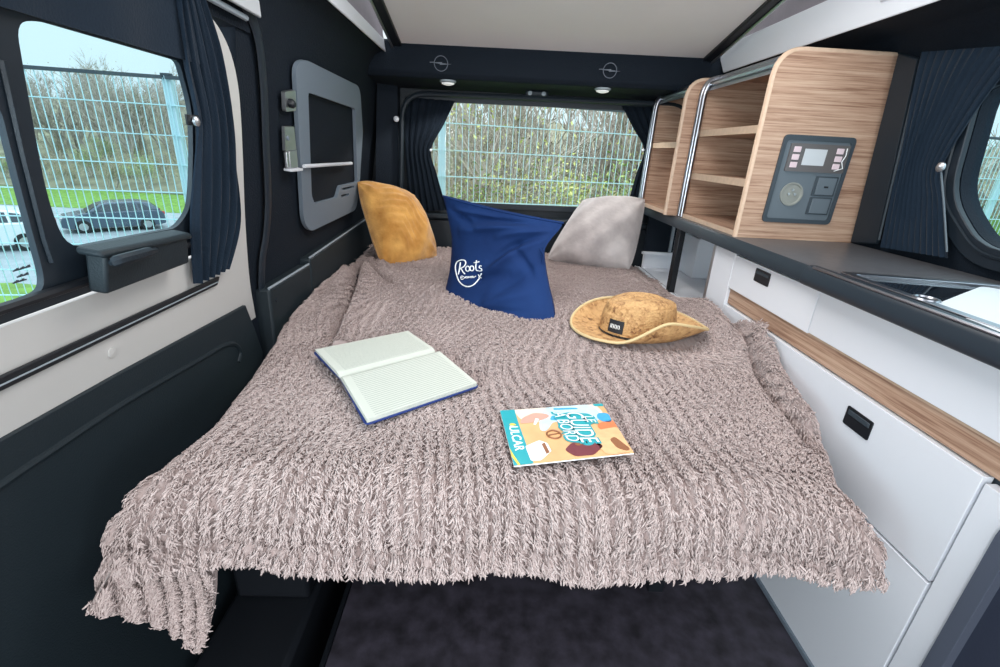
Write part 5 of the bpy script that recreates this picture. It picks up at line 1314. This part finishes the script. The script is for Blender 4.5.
    far += [(px, y, py, kd) for px, y, py, kd in ((-30, 33, 150, 'brown'), (0, 34, 152, 'green'), (22, 33, 148, 'brown'), (44, 35, 150, 'brown'), (64, 33, 155, 'brown'), (84, 35, 148, 'green'), (104, 33, 153, 'brown'), (124, 35, 150, 'brown'), (142, 33, 155, 'green'), (162, 35, 150, 'brown'), (184, 33, 150, 'brown'), (54, 38, 135, 'brown'), (95, 38, 135, 'green'), (135, 38, 135, 'brown'), (172, 38, 138, 'brown'), (15, 38, 135, 'brown'))]
    for i, (px, y, py, kd) in enumerate(far):
        x, tz = col(px, py, y); z = gz(y, x)
        plant(kd, i % 3, x, y, z, tz-z, W[kd]+' on the bank beyond the parked cars', W[kd]+'s on the bank beyond the cars', rd.uniform(0, 6), 'tree' if kd in ('bare', 'budding') else 'shrub')
    for i, (x, y, tz, kd) in enumerate(((7.0, 8.0, 2.0, 'bare'), (8.4, 9.0, 2.4, 'bare'), (9.8, 8.4, 2.4, 'bare'), (7.6, 9.4, 1.6, 'brown'), (6.4, 8.8, 1.4, 'green'), (10.6, 9.6, 2.0, 'brown'))):
        z = gz(y, x)
        plant(kd, i % 3, x, y, z, tz-z, W[kd]+' outside the window over the worktop', W[kd]+'s outside the worktop window', rd.uniform(0, 6), 'tree' if kd in ('bare', 'budding') else 'shrub')
    o = MB().sheet(lambda u, v: (4.5+7*u, fence_y(4.5+7*u)+.6+v*3.2, ZG+.02+.75*v+.04*math.sin(u*60)), 40, 8, (0, 0, -.1)).build('grass_bank', 'grass'); tag(o, 'bright green grass slope outside the window over the worktop', 'grass', kind='stuff')
    p = PZ(-26, 251, ZP); car('white parked car seen through the front pane of the sliding door', 'car_white', (p[0], p[1]+.3, ZP), math.radians(38))
    p = PZ(112, 230, ZP); car('dark blue-grey parked car seen through the main pane of the sliding door', 'car_dark', (p[0], p[1]+.3, ZP), math.radians(42), est=True)
MT_L = [island_mat('spring_green_leaves', lin((126, 156, 88)), lin((184, 204, 130)), .7), island_mat('yellow_green_leaves', lin((172, 184, 104)), lin((220, 222, 146)), .7),
        island_mat('sparse_buds', lin((128, 120, 96)), lin((160, 160, 116)), .8), island_mat('brown_green_leaves', lin((152, 142, 112)), lin((190, 182, 140)), .8)]

def car(label, paint, loc, rz, est=False):
    t = thing('car', label, 'car', loc)
    L = 4.3; S_ = .88 if est else 1.0
    def prof(y):
        """side outline (x along the car) -> (roofline, beltline) heights"""
        return 0
    low = [(0, .30), (.02, .62), (.10, .78), (1.05, .98), (1.25, 1.0), (3.7, 1.02), (4.15, .98), (4.28, .80), (4.3, .32), (3.95, .24), (.35, .22)]
    roof = [(1.02, .98), (1.62, 1.36), (1.95, 1.45), (2.9, 1.47), (3.45, 1.40), (4.0, 1.02)] if not est else [(1.02, .98), (1.60, 1.34), (1.95, 1.44), (3.2, 1.47), (3.75, 1.38), (4.15, 1.0)]
    hw = .88
    def inset(k): return hw-k
    m = MB(); n = len(low); vs = []; fs = []
    for w, sc in ((-hw, .0), (hw, .0)):
        for x, z in low: vs.append((x-L/2, w*(.94 if x < .1 or x > 4.2 else 1), z))
    fs = [tuple(range(n)), tuple(reversed(range(n, 2*n)))]+[(i, (i+1) % n, (i+1) % n+n, i+n) for i in range(n)]
    m.add(vs, fs)
    k = len(roof); vs = []; 
    for s in (-1, 1):
        for x, z in roof: vs.append((x-L/2, s*(hw-.03-.20*max(0, z-.98)/.49), z))
    fs = [tuple(range(k)), tuple(reversed(range(k, 2*k)))]+[(i, (i+1) % k, (i+1) % k+k, i+k) for i in range(k)]
    m.add(vs, fs)
    R = Matrix.Rotation(rz, 4, 'Z') @ Matrix.Scale(S_, 4)
    def put(mb, name, mt, par, **kw):
        mb.v = [tuple(np.array(R @ Vector(p))+np.array(loc)) for p in mb.v]; return mb.build(name, mt, par, **kw)
    b = put(m, 'body', paint, t, bevel=.05, seg=3, smooth=50)
    g = MB()
    for s in (-1, 1):
        def wv(x, z): return (x-L/2, s*(hw-.03-.20*max(0, z-.98)/.49+.006), z)
        for q in (((1.30, 1.02), (1.72, 1.33), (2.35, 1.38), (2.35, 1.03)), ((2.42, 1.03), (2.42, 1.38), (3.1, 1.38), (3.15, 1.04)), ((3.22, 1.04), (3.18, 1.37), (3.45, 1.32), (3.78, 1.05))):
            g.plate([wv(*p) for p in q], (0, s*.004, 0))
    put(g, 'side_windows', 'car_glass', b, smooth=0)
    g = MB()
    for (xa, za, xb, zb) in ((1.06, 1.0, 1.60, 1.345), (4.02 if not est else 4.13, 1.03, 3.50 if not est else 3.78, 1.375)):
        ya, yb = hw-.07, hw-.03-.20*(zb-.98)/.49-.05; d = .02*(1 if xa > 2 else -1)
        g.hexa([(xa-L/2, -ya, za), (xa-L/2, ya, za), (xb-L/2, yb, zb), (xb-L/2, -yb, zb), (xa-L/2+d, -ya, za+.012), (xa-L/2+d, ya, za+.012), (xb-L/2+d, yb, zb+.012), (xb-L/2+d, -yb, zb+.012)])
    put(g, 'windscreen', 'car_glass', b, smooth=0)
    for x in (.82, 3.45):
        for s in (-1, 1):
            w = MB(); w.lathe((x-L/2, s*(hw-.19), .31), [(.20, -.0), (.31, .0), (.325, .03*s), (.325, .17*s), (.31, .20*s), (.20, .20*s), (.19, .19*s), (0, .19*s)], 24, (1, 0, 0), (0, 0, 1), (0, 1, 0))
            wh = put(w, 'wheel', 'tyre', t)
            h = MB(); h.lathe((x-L/2, s*(hw+.0), .31), [(.19, .0), (.19, .012*s), (.15, .016*s), (0, .02*s)], 10, (1, 0, 0), (0, 0, 1), (0, 1, 0)); put(h, 'rim', 'alu', wh)
    for s in (-1, 1):
        q = MB(); q.box((4.22-L/2, s*.62-.14, .76), (4.31-L/2, s*.62+.14, .92)); put(q, 'tail_light', 'red', t, bevel=.015)
        q = MB(); q.box((.015-L/2, s*.62-.16, .66), (.12-L/2, s*.62+.16, .77)); put(q, 'headlight', 'alu', t, bevel=.015)
        q = MB(); q.box((1.25-L/2, s*(hw+.06)-.07, 1.0), (1.38-L/2, s*(hw+.06)+.07, 1.10)); put(q, 'wing_mirror', paint, t, bevel=.02)
    return t

# ================================================================== LIGHT
def build_light():
    w = bpy.data.worlds.new('overcast_sky'); SC.world = w; w.use_nodes = True
    N, L = w.node_tree.nodes, w.node_tree.links
    bg = N['Background']; bg.inputs['Strength'].default_value = 2.25
    tc = N.new('ShaderNodeTexCoord'); sp = N.new('ShaderNodeSeparateXYZ'); L.new(tc.outputs['Generated'], sp.inputs[0])
    r = N.new('ShaderNodeValToRGB'); e = r.color_ramp.elements
    e[0].position = 0; e[0].color = (.37, .425, .45, 1); e[1].position = 1; e[1].color = (1.15, 1.2, 1.25, 1)
    q = e.new(.25); q.color = (.40, .45, .475, 1); q = e.new(.55); q.color = (.85, .90, .95, 1)
    L.new(sp.outputs[2], r.inputs['Fac']); L.new(r.outputs['Color'], bg.inputs['Color'])
    # daylight that pours in through the windscreen and cab side of the van, behind the camera
    def area(name, loc, tgt, sx, sy, p, col):
        l = bpy.data.lights.new(name, 'AREA'); l.shape = 'RECTANGLE'; l.size = sx; l.size_y = sy; l.energy = p; l.color = col
        o = bpy.data.objects.new(name, l); COL.objects.link(o); o.location = loc
        o.rotation_euler = (Vector(tgt)-Vector(loc)).to_track_quat('-Z', 'Y').to_euler()
    area('windscreen_daylight', (.25, -2.4, .85), (.15, 2.0, 1.25), 2.0, 1.0, LP_WIND, (.97, .98, 1))
    area('roof_opening_daylight', (.22, -.5, 2.0), (.15, 1.1, .5), 1.2, .9, LP_ROOF, (1, .98, .97))
    area('cab_side_window_daylight', (-.75, -.75, 1.0), (.6, 1.3, .9), .7, .5, 33, (.93, .97, 1))
    area('cab_side_window_daylight', (1.25, -.75, 1.0), (-.2, 1.3, 1.0), .7, .5, 12, (.95, .98, 1))
    area('added_roof_fill', (.2, 1.2, 1.575), (.2, 1.25, .5), .7, .7, 13, (1, .985, .97))  # soft overhead fill added out of view to brighten the bed, no real fixture
    for k, px in enumerate(((448, 81.5), (603, 87.5))):
        c = PY(*px, 2.20)
        l = bpy.data.lights.new('header_spot_lamp', 'SPOT'); l.energy = 5; l.spot_size = 2.2; l.color = (1, .97, .93); l.shadow_soft_size = .03
        o = bpy.data.objects.new('header_spot_lamp', l); COL.objects.link(o); o.location = (c[0], 2.20, 1.25)
LP_WIND, LP_ROOF = 24, 2
build_shell(); build_door(); build_curtains(); build_left_fittings(); build_header_lights()
build_kitchen(); build_shelves(); build_bed(); build_soft(); build_hat(); build_book(); build_magazine(); build_outside(); build_light()
vs_ = SC.view_settings; vs_.view_transform = 'Standard'; vs_.look = 'None'; vs_.exposure = .08; vs_.gamma = 1; vs_.use_curve_mapping = False
